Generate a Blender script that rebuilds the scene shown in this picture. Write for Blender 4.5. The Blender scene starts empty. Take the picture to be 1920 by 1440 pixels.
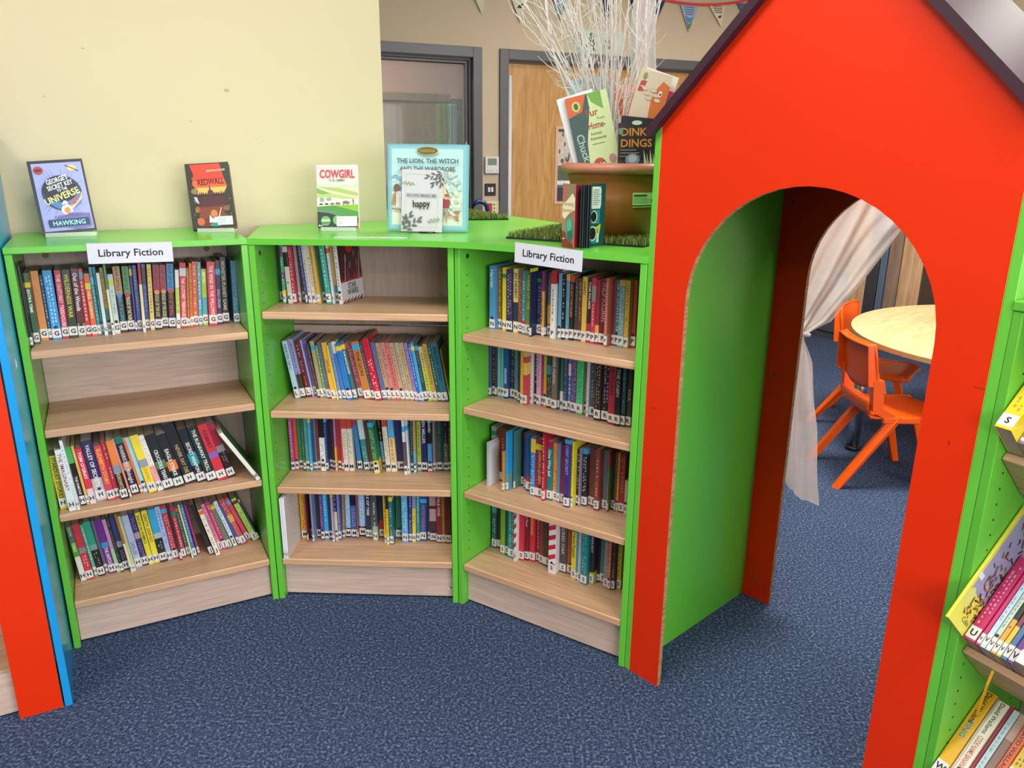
import bpy, math, random
from mathutils import Vector, Matrix
# ---------------------------------------------------------------- camera
R = math.radians
scene = bpy.context.scene
CAMH = 1.4184
pit, rol = 0.2887, 0.0085
fw = Vector((0, math.cos(pit), -math.sin(pit))); up0 = Vector((0, math.sin(pit), math.cos(pit))); rt0 = Vector((1, 0, 0))
rt = rt0*math.cos(rol) + up0*math.sin(rol); up = -rt0*math.sin(rol) + up0*math.cos(rol)
cd = bpy.data.cameras.new('camera'); cam = bpy.data.objects.new('camera', cd); scene.collection.objects.link(cam)
cd.sensor_width = 36; cd.lens = 36*1432.3/1920; cd.clip_start = .02
M = Matrix.Identity(4)
for i in range(3):
    M[i][0], M[i][1], M[i][2] = rt[i], up[i], -fw[i]
M[2][3] = CAMH
cam.matrix_world = M
scene.camera = cam
# ---------------------------------------------------------------- world, light, exposure
w = bpy.data.worlds.new('world'); scene.world = w; w.use_nodes = True
w.node_tree.nodes['Background'].inputs[0].default_value = (.9, .95, 1, 1); w.node_tree.nodes['Background'].inputs[1].default_value = .12
scene.view_settings.view_transform = 'Standard'; scene.view_settings.look = 'None'
scene.cycles.max_bounces = 5; scene.cycles.diffuse_bounces = 3; scene.cycles.glossy_bounces = 2; scene.cycles.transmission_bounces = 2; scene.cycles.transparent_max_bounces = 6
scene.cycles.caustics_reflective = False; scene.cycles.caustics_refractive = False
scene.view_settings.exposure = -.05; scene.view_settings.gamma = 1; scene.view_settings.use_curve_mapping = False
LAMP_W = 26.0
FILL_W = 170.0                               # frontal fill from the window added behind the camera
CEIL = 2.75
LIGHTS = [(-1.55, .85, .55), (-.2, 1.0, .9), (1.15, .15, .8), (-.9, -1.7, .7), (1.0, -1.6, .7), (-2.6, -.6, .5), (2.6, .9, .6), (.25, 3.55, .5), (1.6, 3.2, 3.0), (3.0, 3.9, .35), (.75, 4.9, .18), (2.3, 5.3, .2)]   # x, y, share of the full lamp power
# ---------------------------------------------------------------- helpers
col = scene.collection
def lin(h):
    c = [int(h[i:i+2], 16)/255 for i in (0, 2, 4)]
    return tuple((x/12.92 if x <= .04045 else ((x+.055)/1.055)**2.4) for x in c) + (1,)
MATS = {}
def newmat(name):
    m = bpy.data.materials.new(name); m.use_nodes = True
    nt = m.node_tree; b = nt.nodes['Principled BSDF']
    return m, nt, b
def paint(h, rough=.45, var=.06, scale=30, metal=0, spec=.5, bump=0, name=None, coat=0):
    """procedural paint / plastic / print: colour with a faint cloudy unevenness"""
    k = (h, rough, var, scale, metal, spec, bump, coat)
    if k in MATS: return MATS[k]
    m, nt, b = newmat(name or 'paint_' + h)
    tc = nt.nodes.new('ShaderNodeTexCoord'); n = nt.nodes.new('ShaderNodeTexNoise'); n.inputs['Scale'].default_value = scale; n.inputs['Detail'].default_value = 3
    nt.links.new(tc.outputs['Object'], n.inputs['Vector'])
    mix = nt.nodes.new('ShaderNodeMix'); mix.data_type = 'RGBA'
    c = lin(h)
    mix.inputs[6].default_value = tuple(x*(1-var) for x in c[:3]) + (1,); mix.inputs[7].default_value = tuple(min(1, x*(1+var)) for x in c[:3]) + (1,)
    nt.links.new(n.outputs['Fac'], mix.inputs[0]); nt.links.new(mix.outputs[2], b.inputs['Base Color'])
    b.inputs['Roughness'].default_value = rough; b.inputs['Metallic'].default_value = metal; b.inputs['Specular IOR Level'].default_value = spec
    if coat: b.inputs['Coat Weight'].default_value = coat; b.inputs['Coat Roughness'].default_value = .08
    if bump:
        bp = nt.nodes.new('ShaderNodeBump'); bp.inputs['Strength'].default_value = bump; bp.inputs['Distance'].default_value = .002
        nt.links.new(n.outputs['Fac'], bp.inputs['Height']); nt.links.new(bp.outputs[0], b.inputs['Normal'])
    MATS[k] = m
    return m
def wood(h1, h2, scale=(1.5, 30, 30), rough=.42, name='wood', dist=1.5):
    k = ('wood', h1, h2, scale, rough)
    if k in MATS: return MATS[k]
    m, nt, b = newmat(name)
    tc = nt.nodes.new('ShaderNodeTexCoord'); mp = nt.nodes.new('ShaderNodeMapping'); mp.inputs['Scale'].default_value = scale
    n = nt.nodes.new('ShaderNodeTexNoise'); n.inputs['Scale'].default_value = 2.2; n.inputs['Detail'].default_value = 5; n.inputs['Distortion'].default_value = dist
    n2 = nt.nodes.new('ShaderNodeTexNoise'); n2.inputs['Scale'].default_value = 9; n2.inputs['Detail'].default_value = 2
    nt.links.new(tc.outputs['Object'], mp.inputs[0]); nt.links.new(mp.outputs[0], n.inputs['Vector']); nt.links.new(mp.outputs[0], n2.inputs['Vector'])
    ad = nt.nodes.new('ShaderNodeMath'); ad.operation = 'MULTIPLY_ADD'; ad.inputs[1].default_value = .35
    nt.links.new(n2.outputs['Fac'], ad.inputs[0]); nt.links.new(n.outputs['Fac'], ad.inputs[2])
    cr = nt.nodes.new('ShaderNodeValToRGB'); cr.color_ramp.elements[0].position = .45; cr.color_ramp.elements[1].position = .85
    cr.color_ramp.elements[0].color = lin(h1); cr.color_ramp.elements[1].color = lin(h2)
    nt.links.new(ad.outputs[0], cr.inputs[0]); nt.links.new(cr.outputs[0], b.inputs['Base Color'])
    b.inputs['Roughness'].default_value = rough
    MATS[k] = m
    return m
def carpet():
    m, nt, b = newmat('carpet')
    tc = nt.nodes.new('ShaderNodeTexCoord')
    n = nt.nodes.new('ShaderNodeTexNoise'); n.inputs['Scale'].default_value = 125; n.inputs['Detail'].default_value = 3; n.inputs['Roughness'].default_value = .7
    n2 = nt.nodes.new('ShaderNodeTexNoise'); n2.inputs['Scale'].default_value = 1.6; n2.inputs['Detail'].default_value = 4
    for q in (n, n2): nt.links.new(tc.outputs['Object'], q.inputs['Vector'])
    cr = nt.nodes.new('ShaderNodeValToRGB'); e = cr.color_ramp.elements
    e[0].position = .34; e[0].color = lin('232f44'); e[1].position = .72; e[1].color = lin('8693b0')
    x = e.new(.52); x.color = lin('3d4c69')
    nt.links.new(n.outputs['Fac'], cr.inputs[0])
    mix = nt.nodes.new('ShaderNodeMix'); mix.data_type = 'RGBA'; mix.blend_type = 'MULTIPLY'; mix.inputs[0].default_value = .35
    cr2 = nt.nodes.new('ShaderNodeValToRGB'); cr2.color_ramp.elements[0].position = .3; cr2.color_ramp.elements[0].color = (.55, .58, .62, 1); cr2.color_ramp.elements[1].position = .7
    nt.links.new(n2.outputs['Fac'], cr2.inputs[0]); nt.links.new(cr.outputs[0], mix.inputs[6]); nt.links.new(cr2.outputs[0], mix.inputs[7])
    nt.links.new(mix.outputs[2], b.inputs['Base Color']); b.inputs['Roughness'].default_value = .95; b.inputs['Specular IOR Level'].default_value = .1
    bp = nt.nodes.new('ShaderNodeBump'); bp.inputs['Strength'].default_value = .6; bp.inputs['Distance'].default_value = .004
    nt.links.new(n.outputs['Fac'], bp.inputs['Height']); nt.links.new(bp.outputs[0], b.inputs['Normal'])
    return m
def emit(h, s, name):
    m, nt, b = newmat(name); b.inputs['Base Color'].default_value = lin(h); b.inputs['Emission Color'].default_value = lin(h); b.inputs['Emission Strength'].default_value = s; m.cycles.emission_sampling = 'NONE'
    return m
def clear(name, h='ffffff', alpha=.12, rough=.05):
    """thin clear sheet: mostly see-through with a glossy surface"""
    m, nt, b = newmat(name); b.inputs['Base Color'].default_value = lin(h); b.inputs['Roughness'].default_value = rough; b.inputs['Alpha'].default_value = alpha
    return m
def gauze(name):
    m, nt, b = newmat(name)
    b.inputs['Base Color'].default_value = lin('f4ece8'); b.inputs['Roughness'].default_value = .8; b.inputs['Subsurface Weight'].default_value = 0
    tr = nt.nodes.new('ShaderNodeBsdfTranslucent'); tr.inputs[0].default_value = lin('f4ece8')
    tp = nt.nodes.new('ShaderNodeBsdfTransparent')
    m1 = nt.nodes.new('ShaderNodeMixShader'); m1.inputs[0].default_value = .5; m2 = nt.nodes.new('ShaderNodeMixShader')
    tc = nt.nodes.new('ShaderNodeTexCoord'); n = nt.nodes.new('ShaderNodeTexNoise'); n.inputs['Scale'].default_value = 12
    mr = nt.nodes.new('ShaderNodeMapRange'); mr.inputs[3].default_value = .55; mr.inputs[4].default_value = .85
    nt.links.new(tc.outputs['Object'], n.inputs['Vector']); nt.links.new(n.outputs['Fac'], mr.inputs[0]); nt.links.new(mr.outputs[0], m2.inputs[0])
    out = nt.nodes['Material Output']
    nt.links.new(b.outputs[0], m1.inputs[1]); nt.links.new(tr.outputs[0], m1.inputs[2]); nt.links.new(tp.outputs[0], m2.inputs[1]); nt.links.new(m1.outputs[0], m2.inputs[2]); nt.links.new(m2.outputs[0], out.inputs[0])
    return m
TEXT = {}
def textmesh(s):
    """outline of a string as (verts, faces, x0, x1, y0, y1) at font size 1"""
    if s in TEXT: return TEXT[s]
    cu = bpy.data.curves.new('t', 'FONT'); cu.body = s; cu.resolution_u = 2; cu.size = 1; cu.offset = .03 if len(s) == 1 else .018
    o = bpy.data.objects.new('t', cu)
    me = bpy.data.meshes.new_from_object(o)
    v = [(a.co.x, a.co.y) for a in me.vertices]; f = [tuple(q.vertices) for q in me.polygons]
    bpy.data.objects.remove(o); bpy.data.curves.remove(cu); bpy.data.meshes.remove(me)
    if not v: v, f = [(0, 0), (.1, 0), (0, .1)], [(0, 1, 2)]
    xs = [a[0] for a in v]; ys = [a[1] for a in v]
    TEXT[s] = (v, f, min(xs), max(xs), min(ys), max(ys))
    return TEXT[s]
class MB:
    """collects shapes with material slots; build() links them as one mesh object"""
    def __init__(s): s.v = []; s.f = []; s.m = []; s.mats = []; s.sm = []
    def slot(s, m):
        if m not in s.mats: s.mats.append(m)
        return s.mats.index(m)
    def add(s, vs, fs, m, smooth=False):
        o = len(s.v); k = s.slot(m); s.v += [tuple(a) for a in vs]
        for f in fs: s.f.append(tuple(i+o for i in f)); s.m.append(k); s.sm.append(smooth)
    def box(s, x0, x1, y0, y1, z0, z1, m, c=0, X=None):
        c = min(c, (x1-x0)*.45, (y1-y0)*.45, (z1-z0)*.45)
        if c <= 0:
            vs = [(x, y, z) for x in (x0, x1) for y in (y0, y1) for z in (z0, z1)]
            fs = [(0, 1, 3, 2), (4, 6, 7, 5), (0, 4, 5, 1), (2, 3, 7, 6), (0, 2, 6, 4), (1, 5, 7, 3)]
        else:
            vs = []; idx = {}
            for ix, x in enumerate((x0, x1)):
                for iy, y in enumerate((y0, y1)):
                    for iz, z in enumerate((z0, z1)):
                        sx, sy, sz = (1-2*ix)*c, (1-2*iy)*c, (1-2*iz)*c
                        for ax, p in enumerate(((x, y+sy, z+sz), (x+sx, y, z+sz), (x+sx, y+sy, z))):
                            idx[ix, iy, iz, ax] = len(vs); vs.append(p)
            fs = []
            for i in (0, 1):
                fs.append([idx[i, a, b, 0] for a, b in ((0, 0), (1, 0), (1, 1), (0, 1))][::1 if i else -1])
                fs.append([idx[a, i, b, 1] for a, b in ((0, 0), (1, 0), (1, 1), (0, 1))][::-1 if i else 1])
                fs.append([idx[a, b, i, 2] for a, b in ((0, 0), (1, 0), (1, 1), (0, 1))][::1 if i else -1])
            for a in (0, 1):
                for b in (0, 1):
                    fs.append((idx[0, a, b, 1], idx[1, a, b, 1], idx[1, a, b, 2], idx[0, a, b, 2]))
                    fs.append((idx[a, 0, b, 0], idx[a, 1, b, 0], idx[a, 1, b, 2], idx[a, 0, b, 2]))
                    fs.append((idx[a, b, 0, 0], idx[a, b, 1, 0], idx[a, b, 1, 1], idx[a, b, 0, 1]))
                    for q in (0, 1): fs.append((idx[a, b, q, 0], idx[a, b, q, 1], idx[a, b, q, 2]))
        if X: vs = [X @ Vector(q) for q in vs]
        s.add(vs, fs, m)
    def prism(s, pts, a, b, m, axis='z', mside=None, X=None):
        """outline extruded between a and b; axis z: pts are (x,y); axis y: pts are (x,z)"""
        n = len(pts)
        f3 = (lambda p, t: (p[0], p[1], t)) if axis == 'z' else (lambda p, t: (p[0], t, p[1]))
        vs = [f3(p, a) for p in pts] + [f3(p, b) for p in pts]
        if X: vs = [X @ Vector(q) for q in vs]
        s.add(vs, [tuple(range(n))[::-1], tuple(range(n, 2*n))], m)
        s.add(vs, [(i, (i+1) % n, n+(i+1) % n, n+i) for i in range(n)], mside or m)
    def tube(s, pts, rad, m, n=8, cap=True):
        pts = [Vector(p) for p in pts]; N = len(pts)
        if not isinstance(rad, (list, tuple)): rad = [rad]*N
        vs = []; fs = []
        for i, p in enumerate(pts):
            t = (pts[min(i+1, N-1)]-pts[max(i-1, 0)]).normalized()
            a = t.cross(Vector((0, 0, 1)) if abs(t.z) < .95 else Vector((1, 0, 0))).normalized(); b = t.cross(a)
            vs += [p + (a*math.cos(2*math.pi*k/n)+b*math.sin(2*math.pi*k/n))*rad[i] for k in range(n)]
        for i in range(N-1):
            fs += [(i*n+k, i*n+(k+1) % n, (i+1)*n+(k+1) % n, (i+1)*n+k) for k in range(n)]
        if cap: fs += [tuple(range(n))[::-1], tuple(range((N-1)*n, N*n))]
        s.add(vs, fs, m, True)
    def lathe(s, prof, m, n=40, cx=0, cy=0):
        vs = []; fs = []; N = len(prof)
        for r, z in prof: vs += [(cx+r*math.cos(2*math.pi*k/n), cy+r*math.sin(2*math.pi*k/n), z) for k in range(n)]
        for i in range(N-1): fs += [(i*n+k, i*n+(k+1) % n, (i+1)*n+(k+1) % n, (i+1)*n+k) for k in range(n)]
        s.add(vs, fs, m, True)
    def disc(s, c, u, v, r, m, n=12, r2=None):
        c, u, v = Vector(c), Vector(u), Vector(v)
        s.add([c+u*(r*math.cos(2*math.pi*k/n))+v*((r2 or r)*math.sin(2*math.pi*k/n)) for k in range(n)], [tuple(range(n))], m)
    def text(s, t, m, fn, h=None, wmax=None, align='c', cap=None):
        """fn maps 2d (x,y) in metres to 3d; x centred (or from 0), y from the baseline"""
        v, f, x0, x1, y0, y1 = textmesh(t)
        ch = textmesh('H')[5]
        k = h/ch; kx = k
        if wmax and (x1-x0)*k > wmax: kx = wmax/(x1-x0)
        off = (x0+x1)/2 if align == 'c' else x0
        s.add([fn((a[0]-off)*kx, a[1]*k) for a in v], f, m)
        return (x1-x0)*kx
    def build(s, name, parent=None, kind=None, X=None, smooth=None):
        me = bpy.data.meshes.new(name); vs = [X @ Vector(q) for q in s.v] if X else s.v
        me.from_pydata([tuple(q) for q in vs], [], s.f)
        for m in s.mats: me.materials.append(m)
        me.polygons.foreach_set('material_index', s.m); me.polygons.foreach_set('use_smooth', s.sm)
        me.update()
        o = bpy.data.objects.new(name, me); col.objects.link(o)
        if parent: o.parent = parent
        if kind: o['kind'] = kind
        return o
def frame(x, y, z, deg):
    return Matrix.Translation((x, y, z)) @ Matrix.Rotation(R(deg), 4, 'Z')
def thing(name, label, cat, mat=None, group=None):
    o = bpy.data.objects.new(name, None); col.objects.link(o); o.empty_display_size = .05
    if mat is not None: o.matrix_world = mat
    o['label'] = label; o['category'] = cat
    if group: o['group'] = group
    return o
def tag(o, label, cat, group=None):
    o['label'] = label; o['category'] = cat
    if group: o['group'] = group
    return o
def part(name, parent, fn, kind=None):
    b = MB(); fn(b); return b.build(name, parent, kind)
def D2(deg): return Vector((math.cos(R(deg)), math.sin(R(deg))))
# ---------------------------------------------------------------- shared materials
GREEN = paint('62bb3c', .27, .03, 4, name='lime_green_laminate')
RED = paint('d62c00', .42, .03, 3, spec=.3, name='orange_red_laminate')
BLUE = paint('1a93d6', .22, .04, 4, name='blue_laminate')
PURPLE = paint('38202e', .42, .05, 6, spec=.35, name='dark_purple_laminate')
EDGE = wood('8a5f40', 'c09468', (4, 4, 30), .6, 'raw_board_edge')
LIPPING = paint('c8b850', .5, .05, 20, name='pale_edge_lipping')
BEECH = wood('b78e6c', 'd2ab88', (1.2, 26, 26), .4, 'beech_shelf')
ASH = wood('b39c8f', 'cbb4a6', (1.4, 22, 22), .5, 'pale_ash_board')
BACKW = wood('94847a', 'a69489', (20, 20, 1.4), .55, 'grey_ash_back_board')
DARK = paint('121212', .6, .1, 40, name='dark_hole')
CREAM = paint('cfc3a2', .75, .025, 2.5, bump=.12, name='cream_wall_paint')
BEIGE = paint('c4b298', .8, .03, 2, name='beige_wall_paint')
CEILM = paint('f2f0ea', .9, .02, 3, name='white_ceiling_tile')
DGREY = paint('58585c', .4, .04, 10, name='grey_door_frame_paint')
WHITE = paint('d4d4d6', .5, .03, 20, name='white_plastic')
PAPER = paint('cdcfd8', .7, .03, 15, name='white_paper')
BLACK = paint('161618', .4, .05, 20, name='black_plastic')
INK = paint('101012', .6, .05, 20, name='black_ink')
PAGES = paint('b9ab92', .9, .12, 160, name='page_block')
PAGESW = paint('d8d2c6', .9, .08, 160, name='white_page_block')
STICK = paint('d6d6d6', .45, .03, 60, name='white_sticker')
CHROME = paint('d4d4d6', .24, .03, 20, metal=1, name='chrome')
ACRYL = clear('clear_acrylic', 'f4fff0', .3, .08)
# ---------------------------------------------------------------- plan of the place (metres, camera stands over the origin)
ROOM = 28.0                                   # direction of the long cream wall
AA, AB, AC, AT, AD = 27.98, -1.71, -33.09, -47.0, -62.0
P0 = Vector((-1.3005, 1.9577)); P1 = Vector((-.7707, 2.2392)); P2 = Vector((-.1709, 2.2212)); P3 = Vector((.3318, 1.8936))
TUN = Vector((.3463, 1.8827)); PR = TUN + D2(AT)*.773
HS = 1.1684; HT = 1.1866                      # carcass height, height of the worktops
FAR = Vector((-.6697, 5.4959)); AF = 22.5
def stru(o): o['kind'] = 'structure'; return o
# ---------------------------------------------------------------- room shell
e28, n28 = D2(28), D2(118)
def room(e, n): q = e28*e + n28*n; return (q.x, q.y)
WN = 2.79; WE = .949                           # the cream wall face and its free end
b = MB(); b.prism([room(-4, -3.5), room(6, -3.5), room(6, 7.5), room(-4, 7.5)], -.1, 0, carpet()); stru(b.build('floor'))
b = MB(); b.prism([room(-4, -3.5), room(6, -3.5), room(6, 7.5), room(-4, 7.5)], CEIL, CEIL+.1, CEILM); stru(b.build('ceiling'))
b = MB(); b.prism([room(-3.9, WN), room(WE, WN), room(WE, WN+.12), room(-3.9, WN+.12)], 0, CEIL, CREAM)
wl = stru(b.build('wall_left'))
def flake(e, z, r):                            # chips and filler marks on the cream wall
    q = MB(); c = e28*e + n28*(WN-.0008)
    q.disc((c.x, c.y, z), (e28.x, e28.y, 0), (0, 0, 1), r, paint('b4a684', .9, .2, 200), 9, r*.55); q.build('paint_chip', wl)
for e, z, r in ((.42, 1.62, .009), (.02, 1.72, .005), (-.1, 1.58, .004), (.15, 1.9, .004), (.5, 1.47, .003), (-.25, 1.66, .004), (-.45, 1.95, .003), (.3, 1.52, .004)): flake(e, z, r)
for nm, a, c in (('wall_side', (-4, -3.4), (-3.9, 7.5)), ('wall_right', (5.68, -3.4), (5.78, 7.5))):
    b = MB(); b.prism([room(a[0], a[1]), room(c[0], a[1]), room(c[0], c[1]), room(a[0], c[1])], 0, CEIL, BEIGE); stru(b.build(nm))
# back wall behind the camera; the long window is added for frontal fill
BW_ = frame(*room(0, -3.4), 0, 28); b = MB()
for x0, x1, z0, z1 in ((-4, -1.0, 0, CEIL), (3.4, 6, 0, CEIL), (-1.0, 3.4, 0, .85), (-1.0, 3.4, 2.35, CEIL)): b.box(x0, x1, -.12, 0, z0, z1, BEIGE)
stru(b.build('wall_back', X=BW_))
b = MB()
for x0, x1, z0, z1 in ((-1.0, 3.4, .85, .91), (-1.0, 3.4, 2.29, 2.35), (-1.0, -.94, .91, 2.29), (3.34, 3.4, .91, 2.29), (.44, .5, .91, 2.29), (1.9, 1.96, .91, 2.29)): b.box(x0, x1, -.1, -.02, z0, z1, WHITE, .002)
win = stru(b.build('fill_window_1', X=BW_))
b = MB(); b.box(-.94, 3.34, -.075, -.07, .91, 2.29, emit('eef4ff', 2.2, 'fill_window_glow')); b.build('fill_window_pane', win, X=BW_)  # glowing pane of the added window, out of view
Lw = bpy.data.lights.new('window_fill_light', 'AREA'); Lw.shape = 'RECTANGLE'; Lw.size = 4.2; Lw.size_y = 1.36; Lw.energy = FILL_W; Lw.color = (1, .985, .96)  # area lamp added to brighten the low upright faces
lo = bpy.data.objects.new('window_fill_light', Lw); col.objects.link(lo); lo.matrix_world = BW_ @ Matrix.Translation((1.2, .01, 1.6)) @ Matrix.Rotation(R(90), 4, 'X')
# far wall with two door openings, local x along the wall, y = away from the room
FX = frame(FAR.x, FAR.y, 0, AF)
b = MB()
for x0, x1, z0, z1 in ((-4, -.62, 0, CEIL), (-.62, .42, 2.07, CEIL), (.42, .665, 0, CEIL), (.665, 2.24, 2.07, CEIL), (2.24, 5.2, 0, CEIL)):
    b.box(x0, x1, 0, .12, z0, z1, BEIGE)
o = b.build('wall_far', X=FX); stru(o)
def doorframe(name, x0, x1, zt, leafless):
    b = MB(); W_ = .066
    b.box(x0, x0+W_, -.02, .12, 0, zt, DGREY, .002); b.box(x1-W_, x1, -.02, .12, 0, zt, DGREY, .002); b.box(x0+W_, x1-W_, -.02, .12, zt-W_, zt, DGREY, .002)
    for k, (i, d) in enumerate(((.016, .03), (.034, .055))):
        b.box(x0+W_, x0+W_+i, d, .12, 0, zt-W_-i, DGREY, .001); b.box(x1-W_-i, x1-W_, d, .12, 0, zt-W_-i, DGREY, .001); b.box(x0+W_, x1-W_, d, .12, zt-W_-i, zt-W_, DGREY, .001)
    return stru(b.build(name, X=FX))
d1 = doorframe('door_1', -.68, .476, 2.137, True)
d2 = doorframe('door_2', .608, 2.295, 2.137, False)
b = MB(); b.box(-.6, .4, .075, .081, .1, 2.03, clear('door_glass', 'd8e4e0', .14, .04)); b.build('glass_pane', d1, X=FX)
b = MB(); b.box(.372, .382, .04, .058, 1.28, 1.52, CHROME, .002); b.build('lock_plate', d1, X=FX)
DW = wood('a9773c', 'c8985a', (7, 7, .8), .45, 'oak_door_veneer', 2.5)
for k, (x0, x1) in enumerate(((.676, 1.45), (1.454, 2.226))):
    b = MB(); wx = (1.098, 1.29) if k == 0 else (1.62, 1.80)
    for a in ((x0, wx[0], .05, 2.066), (wx[1], x1, .05, 2.066), (wx[0], wx[1], .05, 1.1), (wx[0], wx[1], 1.62, 2.066)):
        b.box(a[0], a[1], .05, .095, a[2]-.04 if a[2] == .05 else a[2], a[3], DW)
    b.build('door_leaf', d2, X=FX)
    b = MB(); q = .022; FR = wood('c89a78', 'd8b090', (7, 7, .8), .45, 'vision_panel_bead')
    for a in ((wx[0]-q, wx[0], 1.1-q, 1.62+q), (wx[1], wx[1]+q, 1.1-q, 1.62+q), (wx[0], wx[1], 1.1-q, 1.1), (wx[0], wx[1], 1.62, 1.62+q)): b.box(a[0], a[1], .042, .06, a[2], a[3], FR)
    b.build('glazing_bead', d2, X=FX)
    b = MB(); b.box(wx[0], wx[1], .066, .07, 1.1, 1.62, paint('6a6d6c', .12, .5, 14, name='dark_glass_view'))
    if k == 0:
        for z0, z1, h in ((1.1, 1.2, '3c3a48'), (1.22, 1.25, 'd8dcdc'), (1.26, 1.34, '5a6050'), (1.36, 1.6, 'c8bcb0')): b.box(wx[0]+.004, wx[1]-.004, .064, .066, z0, z1, paint(h, .3, .35, 25))
        rr = random.Random(4)
        for i in range(16): b.disc((rr.uniform(1.11, 1.28), .0636, rr.uniform(1.37, 1.6)), (1, 0, 0), (0, 0, 1), .008, paint('5c5a54', .4, .2, 20), 7, .018)
    b.build('vision_pane', d2, X=FX)
b = MB(); b.tube([(.7, .03, .05), (.7, .03, 1.97)], .018, WHITE, 10); b.box(.682, .688, .02, .05, .05, 2.0, WHITE); b.build('hinge_guard', d2, X=FX)
# the room seen through the glazed door
b = MB(); b.box(-2.2, 1.6, 2.2, 2.25, 0, CEIL, paint('d9b2a4', .8, .03, 3, name='pink_wall_paint')); stru(b.build('wall_beyond', X=FX))
t = thing('wardrobe', 'brown wardrobe seen through the glass door behind the cream wall', 'wardrobe', FX @ Matrix.Translation((.35, 1.7, 0)))
BRN = wood('6a5538', '857050', (9, 9, 1), .5, 'brown_wardrobe_wood')
Lb = bpy.data.lights.new('panel_lamp', 'AREA'); Lb.shape = 'SQUARE'; Lb.size = .54; Lb.energy = LAMP_W*1.2; Lb.color = (1, .93, .88)
lt = thing('ceiling_light', 'square ceiling light panel in the room beyond the glass door', 'ceiling light', FX @ Matrix.Translation((-.3, 1.0, CEIL)), 'square ceiling light panels')
part('rim', lt, lambda b: [b.box(a[0], a[1], a[2], a[3], -.02, 0, WHITE) for a in ((-.3, .3, -.3, -.275), (-.3, .3, .275, .3), (-.3, -.275, -.275, .275), (.275, .3, -.275, .275))])
lo = bpy.data.objects.new('panel_lamp', Lb); col.objects.link(lo); lo.parent = lt; lo.location = (0, 0, -.022)
part('body', t, lambda b: b.box(-.5, .42, .02, .42, 0, 1.89, BRN, .004)); part('cornice', t, lambda b: b.box(-.53, .45, 0, .43, 1.89, 1.96, BRN, .005))
for x0, x1 in ((-.48, -.05), (-.03, .4)): part('door', t, lambda b: b.box(x0, x1, 0, .02, .08, 1.86, BRN, .003))
def drape(name, label, x0, x1, z0, z1, h, parentm, n=26, amp=.02):
    b = MB(); m = paint(h, .85, .06, 12); vs = []
    for i in range(n+1):
        x = x0+(x1-x0)*i/n; y = amp*math.sin(i*1.9)
        vs += [(x, y, z0), (x, y, z1), (x, y+.004, z0), (x, y+.004, z1)]
    fs = []
    for i in range(n):
        a = i*4; fs += [(a, a+4, a+5, a+1), (a+2, a+3, a+7, a+6)]
    b.add(vs, fs, m, True); o = b.build(name, X=parentm)
    return tag(o, label, 'curtain')
drape('hanging_curtain', 'olive green curtain hanging beyond the glass door', .53, .645, .2, 1.87, '7d9a2a', FX @ Matrix.Translation((.1, 1.6, 0)))
drape('hanging_curtain', 'pale aqua curtain hanging beyond the glass door', .645, .715, .2, 1.87, '9cc8c4', FX @ Matrix.Translation((.1, 1.6, 0)))
t = thing('low_cupboard', 'dark mauve cupboard beyond the glass door, right of the aqua curtain', 'cupboard', FX @ Matrix.Translation((.90, 1.7, 0)))
part('body', t, lambda b: b.box(-.08, .6, 0, .4, 0, 1.84, paint('6a5055', .6, .1, 8), .004)); part('top_board', t, lambda b: b.box(-.09, .62, -.02, .4, 1.84, 1.92, paint('4c3c3e', .6, .1, 8), .004))
# wall fittings
def onfar(name, label, cat, x, z, y=0): return thing(name, label, cat, FX @ Matrix.Translation((x, y, z)))
t = onfar('thermostat', 'white wall thermostat with grey screen between the two doors', 'thermostat', .547, 1.362)
part('case', t, lambda b: b.box(-.053, .053, -.026, 0, -.058, .058, WHITE, .004)); part('screen', t, lambda b: b.box(-.034, .034, -.0275, -.026, 0, .046, paint('7d8a7c', .2, .05, 20)))
for k in (-.034, -.016, .002, .036): part('button', t, lambda b: b.disc((k, -.0265, -.038), (1, 0, 0), (0, 0, 1), .006, paint('b8b4b8', .4, .05, 20), 10))
t = onfar('light_switch', 'black light switch with two white rockers under the thermostat', 'switch', .54, 1.192)
part('plate', t, lambda b: b.box(-.042, .042, -.01, 0, -.042, .042, BLACK, .003))
for k in (-.012, .012): part('rocker', t, lambda b: b.box(k-.009, k+.009, -.014, -.01, -.017, .017, WHITE, .002))
t = onfar('safety_notice', 'small red and cream safety notice beside the door below the switch', 'notice', .57, 1.06)
def f(b):
    b.box(-.06, .045, -.003, 0, -.05, .05, paint('d8d4a8', .6, .04, 20)); b.box(-.06, -.015, -.0035, -.003, -.05, .035, paint('c02838', .6, .04, 20))
    for z in (.025, 0, -.025): b.disc((.0, -.0036, z), (1, 0, 0), (0, 0, 1), .007, paint('3a6a3a', .6, .04, 20), 10); b.box(.012, .04, -.0035, -.003, z-.006, z+.006, paint('e0c898', .6, .04, 20))
part('card', t, f)
t = onfar('exit_sign', 'pale green emergency sign above the oak doors behind the white twigs', 'sign', 1.38, 2.22)
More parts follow.
